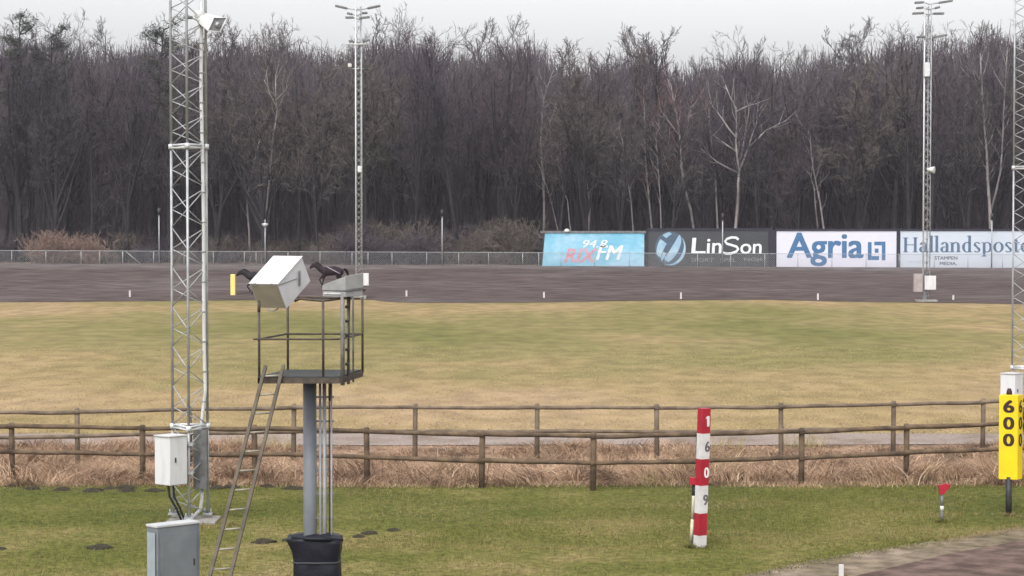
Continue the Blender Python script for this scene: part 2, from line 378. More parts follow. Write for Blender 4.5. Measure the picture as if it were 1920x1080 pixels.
# ------------------------------------------------------------ grass as real blades
rng = np.random.default_rng(3)
w1c = np.vectorize(w1)
def blades(name, N, pos, h, wdt, lean, m, label, cat, segs=2):
    x, y, z, *grp = pos(N)
    H = h[0] + (h[1] - h[0]) * rng.random(N) ** 1.3
    az = rng.random(N) * 2 * np.pi; fa = rng.random(N) * 2 * np.pi
    L = lean[0] + (lean[1] - lean[0]) * rng.random(N)
    if grp:
        i = grp[0]; k_ = i.max() + 1; az = (rng.random(k_) * 6.283)[i] + rng.normal(0, .45, N); L = (lean[0] + (lean[1] - lean[0]) * rng.random(k_))[i] + rng.normal(0, .2, N); H = H * (.55 + .9 * rng.random(k_))[i]; H = H * np.clip((54.3 - y) / 4.5, .18 + .65 * np.clip(w1c(x * .8) + .35 - .05 * x, 0, 1), 1)
    W = wdt * (.6 + .8 * rng.random(N))
    V = []
    for k in range(segs + 1):
        t = k / segs
        off = H * L * t ** 1.6; zz = H * (t - .45 * np.minimum(L, 1.6) * t ** 2.2)
        ww = W * (1 - .85 * t)
        cx = x + np.cos(az) * off; cy = y + np.sin(az) * off
        for sgn in (-1, 1):
            V.append(np.stack([cx + sgn * np.cos(fa) * ww / 2, cy + sgn * np.sin(fa) * ww / 2, z + zz], 1))
    V = np.stack(V, 1); k2 = 2 * (segs + 1)
    base = np.arange(N) * k2
    Q = np.concatenate([np.stack([base + 2 * k, base + 2 * k + 1, base + 2 * k + 3, base + 2 * k + 2], 1) for k in range(segs)])
    o = npmesh(name, V.reshape(-1, 3), Q, m); tag(o, label, cat, kind='stuff'); return o
zgv = np.vectorize(zg)
def pos_lawn(N):
    y = 28 + 18.6 * rng.random(N); x = (rng.random(N) * 2 - 1) * (y * .26 + .6)
    edge = np.interp(x, [-60, -20, -10, 2, 4, 10, 18], [12, 19, 23, 33.5, 34.6, 40.1, 43])
    y = np.where(y < edge, y + 9, y); y = np.where((y > 46.6), 46.6 - (y - 46.6) * .3, y); y = np.where(y < edge, edge + .3, y)
    return x, y, np.zeros(N)
blades('lawn_grass', 110000, pos_lawn, (.02, .065), .012, (.2, 1.3), 'lawn_blade', 'short patchy green grass growing in front of the wooden fences', 'grass')
def pos_reed(N):
    n0 = N // 75; cy = 46.3 + 8.2 * rng.random(n0); cx = (rng.random(n0) * 2 - 1) * 16
    i = rng.integers(0, n0, N); r = .26
    x = cx[i] + rng.normal(0, r, N); y = np.clip(cy[i] + rng.normal(0, r * .9, N), 46.15, 55.2)
    return x, y, zgv(x, y) - .02, i
blades('reeds', 75000, pos_reed, (.22, .80), .016, (.7, 2.1), 'reed', 'dry flattened straw coloured reeds along the ditch between the fences', 'reeds', segs=4)
blades('reed_stalks', 1500, lambda N: pos_reed(N)[:3], (.3, .75), .012, (.1, 1.2), 'hay_blade', 'upright pale stalks standing among the flattened reeds', 'reeds', segs=3)
def pos_edge(N):
    x = (rng.random(N) * 2 - 1) * 13; y = 46.1 + w1c(x) * .18 + rng.normal(0, .16, N)
    return x, y, np.zeros(N) - .01
w1c = np.vectorize(w1)
blades('fence_foot_grass', 9000, pos_edge, (.05, .22), .012, (.3, 1.4), 'reed', 'pale dry grass fringing the lawn under the front wooden fence', 'grass', segs=3)
def pos_in(N):
    y = 57.3 + 40 * rng.random(N) ** 1.5; x = (rng.random(N) * 2 - 1) * y * .26
    return x, y, np.zeros(N)
blades('infield_grass', 60000, pos_in, (.02, .06), .025, (.3, 1.5), 'hay_blade', 'withered straw coloured grass of the infield beyond the path', 'grass')

FEET = [(1312, 1028, .12, .08), (1295, 1027, .07, .05), (1766, 980, .07, .05), (1891, 968, .08, .06), (352, 985, .60, .52), (330, 985, .5, .4), (380, 985, .5, .4), (1577, 1086, .07, .05)]
def pos_feet(N):
    k = rng.integers(0, len(FEET), N); P = [atG(a, b) for a, b, _, _ in FEET]
    a = rng.random(N) * 6.283; rr = 1 + np.abs(rng.normal(0, .35, N))
    x = np.array([p.x for p in P])[k] + np.cos(a) * rr * np.array([f[2] for f in FEET])[k]; y = np.array([p.y for p in P])[k] + np.sin(a) * rr * np.array([f[3] for f in FEET])[k]
    return x, y, np.zeros(N)
blades('foot_tufts', 2600, pos_feet, (.04, .13), .011, (.2, 1.2), 'lawn_blade', 'uncut grass tufts left around the feet of posts and the mast', 'grass')
def pos_verge(N):
    e = curve_from([(1380, 1082), (1520, 1052), (1640, 1032), (1780, 1010), (1920, 988)], .07, 11); e = np.array([q for q in e if -4 < q[0] < 13])
    k = rng.integers(0, len(e), N); return e[k, 0] + rng.normal(0, .05, N), e[k, 1] + rng.normal(-.12, .22, N), np.zeros(N)
blades('verge_grass', 9000, pos_verge, (.02, .09), .012, (.3, 1.5), 'lawn_blade', 'ragged grass creeping over the worn verge of the near track', 'grass')

# molehills
HILLS = [(175, 921, 1.0), (205, 917, .8), (235, 915, .9), (238, 921, 1.1), (118, 919, 1.0), (20, 912, .7), (290, 921, .9), (408, 916, 1.1), (432, 914, 1.0), (500, 913, .9), (548, 917, 1.1),
         (190, 1028, 1.1), (494, 1017, 1.1), (540, 1014, .6), (672, 1007, .7), (694, 1001, .8), (738, 995, .7), (60, 917, .8), (0, 1030, .6)]
ql = {0: 'molehill in the row behind the white equipment box', }
HL = ['dark molehill just left of the white mast box', 'small dark molehill two to the left of the white box', 'dark molehill left of the white box on the back of the lawn', 'broad flat molehill in the cluster left of the white box',
      'long dark molehill on the left part of the lawn near the fence', 'small molehill below the leftmost post of the front fence', 'low molehill beside the bottom of the white mast box', 'wide molehill immediately right of the near lattice mast',
      'dark molehill between the lattice mast and the ladder', 'small dark molehill immediately right of the ladder below the fence', 'molehill immediately left of the grey tower column near the fence', 'lone molehill left of the grey cabinet',
      'molehill right of the ladder in the middle of the lawn', 'tiny molehill touching the left side of the black wrapped bundle', 'first small molehill right of the black wrapped bundle', 'second small molehill right of the black wrapped bundle',
      'farthest right molehill, alone on the lawn right of the bundle', 'small molehill between the two left fence posts', 'molehill at the left frame edge level with the cabinet']
for i, (px, py, s) in enumerate(HILLS):
    g = atG(px, py); rr = .15 * s; b = MB(); n = 12; vs = []; r_ = random.Random(i)
    sxx = r_.uniform(1.0, 1.5)
    for k, (q, h) in enumerate([(1.25, -.01), (.95, .028), (.55, .055), (.2, .068)]):
        for j in range(n):
            a = 6.283 * j / n; d = rr * q * (1 + r_.uniform(-.32, .32))
            vs.append((math.cos(a) * d * sxx, math.sin(a) * d, h * s + r_.uniform(-.01, .01)))
    vs.append((0, 0, .07 * s))
    fs = [(k * n + j, k * n + (j + 1) % n, (k + 1) * n + (j + 1) % n, (k + 1) * n + j) for k in range(3) for j in range(n)] + [(3 * n + j, 3 * n + (j + 1) % n, 4 * n) for j in range(n)]
    b.add(vs, fs, True); o = b.build('molehill', 'molehill', loc=g); tag(o, HL[i], 'molehill', 'molehills on the lawn')

# ------------------------------------------------------------ wooden fences
def wood_fence(posts, h, rails, rp, rr, m, label, seed):
    r_ = random.Random(seed); pts = []
    for px, ptop in posts:
        s = (ptop - 413) / (CAMH - h); Y = F / s; P = atY(px, ptop, Y); pts.append(Vector((P.x, P.y, 0)))
    c = pts[len(pts) // 2]; root = empty('wooden_fence', c, label, 'fence', 'wooden fences across the grass')
    for p in pts:
        q = p - c; z0 = zg(p.x, p.y) - .15; t = Vector((r_.uniform(-.02, .02), r_.uniform(-.02, .02), 0))
        MB().tube([q + Vector((0, 0, z0)), q + t * .5 + Vector((0, 0, h * .5)), q + t + Vector((0, 0, h - .02)), q + t + Vector((0, 0, h))], [rp * 1.05, rp, rp * .97, rp * .7], 10).build('post', m, root)
    for z in rails:
        for i, (a, b) in enumerate(zip(pts[:-1], pts[1:])):
            d = (b - a).normalized(); fy = Vector((0, -rp * .8, 0)); P = []
            for k in range(5):
                t = k / 4; e = .06 * (1 if k == 4 else -1 if k == 0 else 0)
                P.append(a - c + (b - a) * t + d * e + fy + Vector((0, 0, z + r_.uniform(-.012, .012) + (.012 if i % 2 else 0))))
            MB().tube(P, [rr * (1.1 if i % 2 else .95)] * 2 + [rr] + [rr * (.95 if i % 2 else 1.1)] * 2, 8).build('rail', m, root)
    return root
near_posts = [(-205, 792), (22, 793), (267, 797), (478, 797), (688, 802), (903, 808), (1112, 812), (1310, 808), (1503, 803), (1700, 795), (1893, 788), (2080, 780)]
far_posts = [(-70, 767), (145, 766), (356, 761), (550, 758), (778, 757), (1007, 757), (1232, 758), (1465, 756), (1675, 752), (1843, 747), (2000, 742)]
wood_fence(near_posts, 1.27, (1.18, .60), .066, .050, 'wood', 'front wooden post and rail fence between the green lawn and the reeds', 3)
wood_fence(far_posts, 1.30, (1.20, .60), .062, .047, 'wood_old', 'back wooden post and rail fence, paler and beside the gravel path', 4)

# ------------------------------------------------------------ near lattice masts
def lattice(mb_leg, mb_br, tri, z0, z1, pitch, rl, rb, side_off=0):
    n = len(tri)
    for i, p in enumerate(tri):
        mb_leg.append(MB().tube([(p[0], p[1], z0), (p[0], p[1], z1)], rl, 8))
    k = max(1, int(round((z1 - z0) / pitch))); st = (z1 - z0) / k
    for i in range(n):
        a, b = tri[i], tri[(i + 1) % n]
        for j in range(k):
            za = z0 + j * st; zm = za + st * .45
            A, B, C = (a[0], a[1], za + st), (b[0], b[1], zm + .0), (a[0], a[1], za)
            if i == 1: A, B, C = (b[0], b[1], za + st), (a[0], a[1], zm), (b[0], b[1], za)
            mb_br.tube([A, B], rb, 5); mb_br.tube([B, C], rb * .9, 5)
s0 = 97.0; D0 = F / s0
RT = .40
TRI = [(-.405, .16), (0.0, -.42), (.275, .20)]
mb0 = Vector(((352 - 960) / s0, D0 + .42, 0))
mast = empty('lattice_mast', mb0, 'tall galvanised lattice mast with white conduit and horn loudspeaker, behind the grey cabinet', 'lattice mast', 'lattice masts of the near row')
bounds = [(.12, 1.86, .58), (1.86, 7.34, .78), (7.34, 12.8, .59), (12.8, 18.3, .59), (18.3, 23.6, .59)]
for z0, z1, p in bounds:
    legs = []; br = MB(); lattice(legs, br, TRI, z0 + .02, z1 - .02, p, .026, .012)
    for L in legs: L.build('leg', 'galv', mast)
    br.build('bracing', 'galv', mast)
for z in (1.86, 7.34, 12.8, 18.3):
    c_ = MB()
    for i in range(3):
        a, b = Vector((*TRI[i], 0)), Vector((*TRI[(i + 1) % 3], 0)); d = (b - a).normalized()
        c_.tube([a - d * .05 + Vector((0, 0, z - .028)), b + d * .05 + Vector((0, 0, z - .028))], .020, 6)
        c_.tube([a - d * .05 + Vector((0, 0, z + .028)), b + d * .05 + Vector((0, 0, z + .028))], .020, 6)
        c_.tube([a + Vector((0, 0, z - .05)), a + Vector((0, 0, z + .05))], .055, 10)
    c_.build('collar', 'galv_light', mast)
MB().box((0.02, 0, -.02), (.98, .92, .14)).build('footing', 'concrete', mast, bevel=.02)
f_ = MB()
for p in TRI: f_.box((p[0], p[1], .125), (.18, .18, .03)); f_.tube([(p[0] - .06, p[1], .1), (p[0] - .06, p[1], .22)], .012, 6); f_.tube([(p[0] + .06, p[1], .1), (p[0] + .06, p[1], .22)], .012, 6)
f_.build('base_plate', 'galv', mast)
def ml(px, py, dy=-.2):       # photo pixel to mast-local point
    return atY(px, py, mb0.y + dy) - mb0
cp = [(377, -20), (378, 60), (377, 160), (380, 300), (382, 420), (382, 560), (383, 660), (385, 730), (380, 775), (376, 820), (376, 880), (379, 930), (376, 955), (362, 970), (351, 980)]
MB().tube([ml(a, b, .08) for a, b in cp], .036, 8).build('conduit', 'white_paint', mast)
c2 = MB()
for y in range(80, 960, 56):
    x = np.interp(y, [p[1] for p in cp[:12]], [p[0] for p in cp[:12]]); q = ml(float(x), y, .08)
    c2.tube([q - Vector((0, 0, .018)), q + Vector((0, 0, .018))], .045, 8); c2.tube([q, Vector((.275, .2, q.z))], .008, 5); c2.build('cable_clip', 'galv', mast); c2 = MB()
# equipment box bolted to the mast
bA = ml(318, 820, -.85); bh = 93 / 99.5
eb = MB().hexa(bA - Vector((0, 0, bh)), (-.335, .26, 0), (.29, .30, 0), (0, 0, bh)).build('equipment_box', 'white_box', mast, bevel=.012)
ex = MB(); ex.hexa(bA + Vector((-.006, -.03, 0.004)), (-.345, .268, 0), (.31, .32, 0), (0, 0, .018)); ex.build('lid', 'white_paint', eb)
MB().box(bA + Vector((.10, .085, -.45)), (.02, .02, .09), R(45)).build('latch', 'black', eb)
br = MB(); br.box((-.02, -.35, 1.55), (.22, .25, .04)); br.box((-.02, -.35, 1.0), (.22, .25, .04)); br.build('bracket', 'galv', mast)
MB().box((.17, .0, 1.22), (.27, .10, 1.15), R(-8)).build('cable_panel', 'galv_dark', mast)
for k in range(2):
    MB().tube([ml(315 + k * 9, 906, -.6), ml(318 + k * 9, 932, -.55), ml(330 + k * 7, 952, -.45), ml(340 + k * 6, 975, -.35)], .022, 6).build('cable', 'black', mast)
# horn loudspeaker
hn = MB()
fc = [ml(401, 33, -.30), ml(425, 34, -.15), ml(413, 60, -.30), ml(390, 58, -.45)]
bk = [ml(372, 26, .0), ml(384, 24, .10), ml(380, 38, .05), ml(369, 40, -.05)]
hn.add(fc + bk, [(0, 1, 5, 4), (1, 2, 6, 5), (2, 3, 7, 6), (3, 0, 4, 7), (4, 5, 6, 7)])
hn.tube([ml(380, 30, .03), ml(364, 27, .0)], [.11, .09], 10)
ho = hn.build('horn_speaker', 'white_paint', mast)
ctr = sum(fc, Vector()) / 4; dp = (bk[0] + bk[2]) / 2 - ctr
g_ = MB(); g_.add([p + (ctr - p) * .08 + dp * .03 for p in fc], [(0, 1, 2, 3)]); g_.build('grille', 'galv_dark', ho)
MB().tube([ctr + dp * .01, ctr - dp * .10], [.065, .04], 10).build('driver_cone', 'galv', ho)
rm_ = MB()
for a, b in zip(fc, fc[1:] + fc[:1]): rm_.tube([a, b], .012, 5)
rm_.build('rim', 'white_paint', ho)
MB().tube([ml(346, 33, -.3), ml(361, 33, -.3)], .03, 8).build('speaker_arm', 'galv_dark', mast)
MB().tube([ml(361, 33, -.25), ml(371, 38, -.1), ml(377, 50, .05)], .025, 8).build('speaker_arm', 'galv_light', mast)
s4 = 69.0
m4 = copy_tree(mast, skip=('horn_speaker', 'speaker_arm')); m4.location = ((1937 - 960) / s4, F / s4 + .42, 0)
for ch in m4.children:
    if ch.name.startswith('equipment_box'): ch.location.x -= .27
m4['label'] = 'galvanised lattice mast at the right frame edge behind the yellow marker'

# ------------------------------------------------------------ grey cabinet in front
A = atY(295, 988, 31.0); z = A.z
cab = empty('electrical_cabinet', (A.x, A.y, 0), 'grey metal electrical cabinet standing on the lawn in front of the lattice mast', 'cabinet')
hx = (.56, .50, 0); hy = (-.195, .20, 0)
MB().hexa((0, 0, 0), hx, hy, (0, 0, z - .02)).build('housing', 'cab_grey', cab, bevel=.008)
MB().hexa((.0 - .004, -.02, z - .018), (.575, .512, 0), (-.205, .212, 0), (0, 0, .035)).build('roof', 'cab_top_lit', cab, bevel=.006)
d_ = MB(); d_.hexa((.04, .02, .12), (.48, .43, 0), (.006, -.007, 0), (0, 0, z - .24)); d_.build('door', 'cab_grey', cab)
MB().hexa((-.175, .155, .1), (.14, -.144, 0), (-.006, -.006, 0), (0, 0, z - .2)).build('side_panel', mat('cab_side_lit', (.30, .345, .38), .5, (.25, .29, .32), 4), cab)  # lighter copy of the cabinet grey, brightness of the left face painted in
MB().box((.48, .41, z * .55), (.02, .03, .10), R(42)).build('handle', 'black', cab)

# ------------------------------------------------------------ camera tower
ZD = 3.72
T = Vector(((580 - 960) / 130.0, 30.0, 0))
tower = empty('camera_tower', T, 'steel camera tower, a railed platform on one grey column, with the long ladder against it', 'camera tower')
def tl(px, py, Y): return atY(px, py, Y) - T
MB().tube([(0, 0, -.1), (0, 0, ZD - .1)], .098, 20).build('column', 'cab_grey', tower)
c0 = Vector((atY(483, 700, 29.0).x, 29.0, 0)) - T; c1 = Vector((atY(637, 700, 29.0).x, 29.0, 0)) - T
c2_ = Vector((atY(677, 700, 30.35).x, 30.35, 0)) - T; c3 = Vector((atY(537, 700, 30.35).x, 30.35, 0)) - T
dk = MB(); vs = [Vector((p.x, p.y, zz)) for zz in (ZD - .02, ZD) for p in (c0, c1, c2_, c3)]
dk.add(vs, [(3, 2, 1, 0), (4, 5, 6, 7), (0, 1, 5, 4), (1, 2, 6, 5), (2, 3, 7, 6), (3, 0, 4, 7)]); deck = dk.build('deck', 'deck', tower)
fm = MB()
for a, b in ((c0, c1), (c1, c2_), (c2_, c3), (c3, c0)):
    d = (b - a); fm.hexa(a + Vector((0, 0, ZD - .10)), d, Vector((0, .03, 0)) if abs(d.y) < .5 else Vector((.03, 0, 0)), (0, 0, .078))
fm.hexa(c0 * .5 + c3 * .5 + Vector((0, -.04, ZD - .10)), (c1 + c2_) / 2 - (c0 + c3) / 2, (0, .08, 0), (0, 0, .076))
fm.build('deck_frame', 'rust_rail', tower)
ZR = 4.78
posts = [(c0, 4.66), (c3, 4.66), ((c0 * .22 + c1 * .78), ZR), (c2_, ZR)]
for p, zt in posts:
    MB().tube([p + Vector((.02, .02, ZD - .05)), p + Vector((.02, .02, zt))], .018, 8).build('rail_post', 'rust_rail', tower)
rp_ = c0 * .22 + c1 * .78
def rail(pts, r=.014, nm='mid_rail'): MB().tube(pts, r, 6).build(nm, 'rust_rail', tower)
ZM = 4.24
rail([c0 + Vector((-.06, 0, ZM)), c0 * .1 + c1 * .9 + Vector((0, 0, ZM)), c1 + Vector((0, .02, ZM))])
rail([c1 + Vector((0, 0, ZM)), c2_ + Vector((0.02, 0.02, ZM))]); rail([c3 + Vector((0, 0, ZM)), c2_ + Vector((0, 0, ZM))])
rail([c0 + Vector((0.02, 0, ZM)), c3 + Vector((0, 0, ZM))])
rail([tl(552, 565, 29.2), tl(562, 560, 29.2), tl(604, 564, 29.1), tl(622, 562, 29.1), tl(648, 558, 29.0)], .018, 'top_rail')
rail([tl(557, 557, 30.3), tl(606, 558, 30.3), tl(676, 560, 30.35)], .013, 'top_rail')
for px, rr_, Y in ((642, .030, 28.95), (653, .022, 29.15), (662, .014, 29.5)):
    a = tl(px, 556, Y); MB().tube([Vector((a.x, a.y, ZD - .12)), a], rr_, 8).build('upright', 'galv_brown', tower)
ua = tl(656, 556, 29.1); u_ = MB().tube([Vector((ua.x - .03, ua.y - .03, ZD)), ua], .010, 6)
for k in range(5): u_.tube([Vector((ua.x - .04, ua.y - .03, ZD + .15 + k * .2)), Vector((ua.x - .04, ua.y - .03, ZD + .19 + k * .2))], .026, 8)
u_.build('cable', 'black', tower)
for px, rr_, m in ((600, .018, 'galv'), (608, .028, 'galv'), (617, .010, 'black'), (621, .014, 'galv')):
    x = (px - 580) / 130; MB().tube([(x, -.05, .1), (x, -.05, ZD - .1)], rr_, 8).build('conduit', m, tower)
k_ = MB()
for zz in (1.6, 1.95, 2.3, 2.65, 3.0, 3.35): k_.box((.19, -.04, zz), (.32, .02, .025))
k_.build('conduit_bracket', 'galv_dark', tower)
MB().tube([(.29, -.06, 3.3), (.29, -.08, 3.48), (.33, -.25, 3.58), (.45, -.85, 3.66)], .016, 8).build('brace', 'rust_rail', tower)

# ladder leaning on the platform
La = tl(498, 686, 28.93); Lb = atG(345, 1262)
La = La + T; Lo = Vector((.235, .13, 0)); Lo2 = Vector((.27, .15, 0))
lad = empty('ladder', (Lb.x, Lb.y, 0), 'long weathered ladder leaning from the lawn up to the platform edge', 'ladder')
base = Vector((Lb.x, Lb.y, 0))
top = La - base; ext = top
r0 = (Vector((0, 0, 0)), ext); r1 = (Lo2, ext + Lo)
for a, b in (r0, r1):
    d = (b - a).normalized(); sx_ = Vector((.045, 0, 0)); sy = d.cross(Vector((1, 0, 0))).normalized() * .055
    MB().hexa(a - sx_ / 2 - sy / 2, sx_, sy, b - a).build('side_rail', 'ladder', lad)
Lh = (ext - Vector()).length; nr = int(Lh / .285)
for k in range(1, nr + 1):
    t = k * .285 / Lh
    if t > .975: break
    a = r0[0] + (r0[1] - r0[0]) * t; b = r1[0] + (r1[1] - r1[0]) * t
    MB().tube([a, b], .014, 6).build('rung', 'rung', lad)

# white tilted camera housing
A = atY(521, 533, 28.85)
AB = Vector((.282, .512, .368)); AD = Vector((.105, .191, -.346)); AE = Vector((-.421, .232, 0))
AD = (AD - AB * (AD.dot(AB) / AB.dot(AB))); AE = AE - AB * (AE.dot(AB) / AB.dot(AB)); AE = AE - AD * (AE.dot(AD) / AD.dot(AD))
hb = empty('camera_housing', A + AD, 'white boxy camera housing tilted on the left corner of the tower rail', 'camera housing')
o0 = -AD
body = MB().hexa(o0, AB, AD, AE).build('shell', 'white_box', hb, bevel=.006)
lid = MB().hexa(o0 - AD * .03 - AE * .025 - AB * .015, AB * 1.03, AD * .028, AE * 1.05).build('lid', 'white_paint', hb, bevel=.003)
und = MB().hexa(o0 + AD * .04 + AE * .03 - AB * .012, AB * .01, AD * .92, AE * .94).build('front_panel', mat('olive_panel', (.30, .27, .20), .8, (.25, .225, .17), 5), hb)
nrm = -AE.normalized()
q = o0 + AB * .72 + AD * .28 + nrm * .012
MB().hexa(q, AB * .04, Vector((0, 0, -.21)), nrm * .02).build('latch', 'galv_dark', hb)
sm_ = MB(); sm_.hexa(o0 + AD * .03 + nrm * .002, AB * .62 + AD * .42, AD * .02, nrm * .006); sm_.build('seam', 'galv_dark', hb)
for t_ in (.2, .8):
    MB().hexa(o0 - AD * .04 + AE * (t_ - .05) - AB * .022, AB * .012, AD * .10, AE * .10).build('hinge', 'galv', hb)
rg = MB(); pc = o0 + AD + AE * .55 + AB * .05
rg.tube([pc + Vector((math.cos(a) * .075, 0, math.sin(a) * .045 - .01)) for a in np.linspace(math.pi, 2 * math.pi, 9)], .010, 6); rg.build('handle', 'galv', hb)
for q_ in (c0, c3):
    p_ = q_ + T + Vector((.02, .02, 4.62)) - hb.location; MB().tube([p_, p_ + Vector((0, 0, .16))], .022, 6).build('mount', 'rust_rail', hb)

# grey hooded camera unit on the right of the rail
U = atY(647.5, 557, 28.9)
un = empty('hooded_monitor', U, 'grey weatherproof hood with sloping top on the right uprights of the tower', 'camera hood')
s_ = 134.9
a0 = Vector((0, 0, 0)); a1 = Vector((-.345, .22, 0)); a2 = Vector((.24, .22, 0)); a3 = a1 + a2
def up(p, h): return Vector((p.x, p.y, h))
hh = MB(); H0 = .085
V8 = [up(a0, H0), up(a2, H0 + .03), up(a3, H0), up(a1, H0), up(a0, .29), up(a2, .335), up(a3, .24), up(a1, .155)]
hh.add(V8, [(3, 2, 1, 0), (4, 5, 6, 7), (0, 1, 5, 4), (1, 2, 6, 5), (2, 3, 7, 6), (3, 0, 4, 7)]); hh.build('hood', 'hood_grey', un, bevel=.01)
bb = MB(); V8 = [up(a0 * .96, 0), up(a2 * .94, 0.01), up(a3 * .95, 0), up(a1 * .97, 0), up(a0, H0 - .012), up(a2 * .96, H0 + .005), up(a3 * .97, H0 - .012), up(a1 * .98, H0 - .012)]
bb.add(V8, [(3, 2, 1, 0), (4, 5, 6, 7), (0, 1, 5, 4), (1, 2, 6, 5), (2, 3, 7, 6), (3, 0, 4, 7)]); bb.build('base_tray', 'hood_grey', un, bevel=.006)
MB().hexa(Vector((-.06, .034, .035)), (-.25, .16, 0), (-.006, -.009, 0), (0, 0, .02)).build('trim_strip', 'galv_light', un)
MB().hexa(Vector((.01, .005, .075)), (.23, .21, .028), (.005, -.006, 0), (0, 0, .028)).build('edge_band', 'galv_dark', un)
MB().tube([Vector((.235, .20, .09)), Vector((.262, .19, .09))], .018, 8).build('knob', 'black', un)

# black plastic-wrapped bundle round the column foot
wrap = empty('wrapped_bundle', (T.x + .11, T.y - .02, 0), 'black plastic wrapped bundle tied round the foot of the tower column', 'wrapped bundle')
n = 28; prof = [(0, 1.06), (.25, 1.05), (.5, 1.04), (.78, 1.03), (.93, 1.02), (.98, .99), (1.02, 1.01), (1.12, 1.02), (1.27, 1.04), (1.315, 1.02), (1.335, .78), (1.36, .5)]
vs = []; r_ = random.Random(2); ph = [r_.uniform(0, 6.28) for _ in range(5)]
for z, q in prof:
    for j in range(n):
        a = 6.283 * j / n; c, s = math.cos(a), math.sin(a)
        sq = 1 / max(abs(c), abs(s)) ** 1.0
        d = .318 * q * min(sq, 1.30) * (1 + .03 * math.sin(5 * a + ph[0] + z * 9) + .022 * math.sin(9 * a + ph[1] + z * 17) + r_.uniform(-.018, .018))
        x, y = c * d, s * d
        if z > 1.1 and q > .9 and c < -.72: x -= .10 * (z - 1.08) / .2; 
        vs.append((x, y * .92, z + r_.uniform(-.01, .01) + (.02 * math.sin(3 * a + 1) if z > 1.2 else 0)))
fs = [(k * n + j, k * n + (j + 1) % n, (k + 1) * n + (j + 1) % n, (k + 1) * n + j) for k in range(len(prof) - 1) for j in range(n)]
fs.append(tuple((len(prof) - 1) * n + j for j in range(n)))
MB().add(vs, fs, True).build('plastic_wrap', 'black_wrap', wrap)
bd = [Vector((vs[5 * n + j][0], vs[5 * n + j][1], .985)) * 1.0 for j in range(n)]
bd = [Vector((p.x * 1.03, p.y * 1.03, .985)) for p in bd] ; bd.append(bd[0])
MB().tube(bd, .011, 6, caps=False).build('tie_band', 'wrap_band', wrap)
MB().tube([(-.37, 0, 1.28), (-.33, -.2, 1.335), (-.1, -.33, 1.34), (.2, -.30, 1.33), (.37, -.15, 1.30)], [.03, .035, .03, .035, .025], 7).build('rolled_edge', 'black_wrap', wrap)

# ------------------------------------------------------------ markers on the lawn
g = atG(1312, 1027)
mk = empty('distance_marker', (g.x, g.y, 0), 'red and white banded square marker post on the lawn, numbered 1 6 0 9 downwards', 'marker post')
sm = F / g.y; hgt = [0, .23, .63, 1.13, 1.61, 2.07, 2.52]
lean = .075
rt = R(28); wd = .17
ax = Vector((math.cos(rt), math.sin(rt), 0)); ay = Vector((-math.sin(rt), math.cos(rt), 0))
def mpt(z): return Vector((lean * z / 2.52, 0, z))
for i, m in enumerate(['post_white', 'red', 'post_white', 'red', 'post_white', 'red']):
    z0, z1 = hgt[i], hgt[i + 1]; b = MB()
    b.hexa(mpt(z0) - ax * wd / 2 - ay * wd / 2, ax * wd, ay * wd, mpt(z1) - mpt(z0)); b.build('band', m, mk)
for ch, i, m in (('1', 5, 'ink_white'), ('6', 4, 'ink_grey'), ('0', 3, 'ink_white'), ('9', 2, 'ink_grey')):
    b = MB(); zc = (hgt[i] + hgt[i + 1]) / 2 - .10; wch = .05 if ch == '1' else .105
    o = mpt(zc) + ax * (.028 - wch / 2 + .01) - ay * (wd / 2 + .003)
    M = Matrix.Translation(o) @ Matrix.Rotation(rt, 4, 'Z'); add_text(b, ch, M, wch, .19, off=.07)
    if ch == '1': b.add([M @ Vector(v) for v in ((-.035, 0, .14), (.0, 0, .15), (.0, 0, .19), (-.01, 0, .175))], [(0, 1, 2, 3)])
    b.build('number', m, mk)
g = atG(1295, 1025)
pl = empty('slim_post', (g.x, g.y, 0), 'slim cream and black post with red cap leaning beside the red and white marker', 'post')
MB().tube([(0, 0, 0), (.01, 0, .10)], .034, 8).build('foot', 'black', pl)
MB().tube([(.01, 0, .10), (.035, 0, .50)], .034, 8).build('pole', 'pole_cream', pl); MB().tube([(.045, .0, .15), (.055, 0, .5)], .022, 8).build('stripe', 'galv_dark', pl)
MB().tube([(.035, 0, .50), (.05, 0, .93)], .030, 8).build('pole', 'pole_cream', pl); MB().tube([(.05, 0, .93), (.055, 0, 1.13)], .034, 8).build('collar', 'black', pl)
MB().box((.13, -.06, 1.20), (.32, .06, .14)).build('cap', 'red', pl, bevel=.01)

g = atG(1766, 979); s = F / g.y
fl = empty('flag_marker', (g.x, g.y, 0), 'short grey and white stake with a red wedge head on the lawn', 'marker')
MB().tube([(0, 0, 0), (0, 0, .22)], .034, 8).build('stake', 'galv_dark', fl); MB().tube([(0, 0, .22), (0, 0, .32)], .038, 8).build('band', 'post_white', fl); MB().tube([(0, 0, .32), (0, 0, .56)], .03, 8).build('stake', 'cab_grey', fl)
b = MB(); P = [(-.075, .73), (.17, .745), (.155, .71), (.02, .545), (-.05, .545)]
vs = [(x, y, z) for y in (-.045, .045) for x, z in P]; k = len(P)
b.add(vs, [tuple(range(k)), tuple(range(k, 2 * k))[::-1]] + [(i, k + i, k + (i + 1) % k, (i + 1) % k) for i in range(k)]); b.build('wedge_head', 'red', fl)
MB().tube([(.05, 0, .72), (.055, 0, .765)], .035, 8).build('cap', 'red', fl)

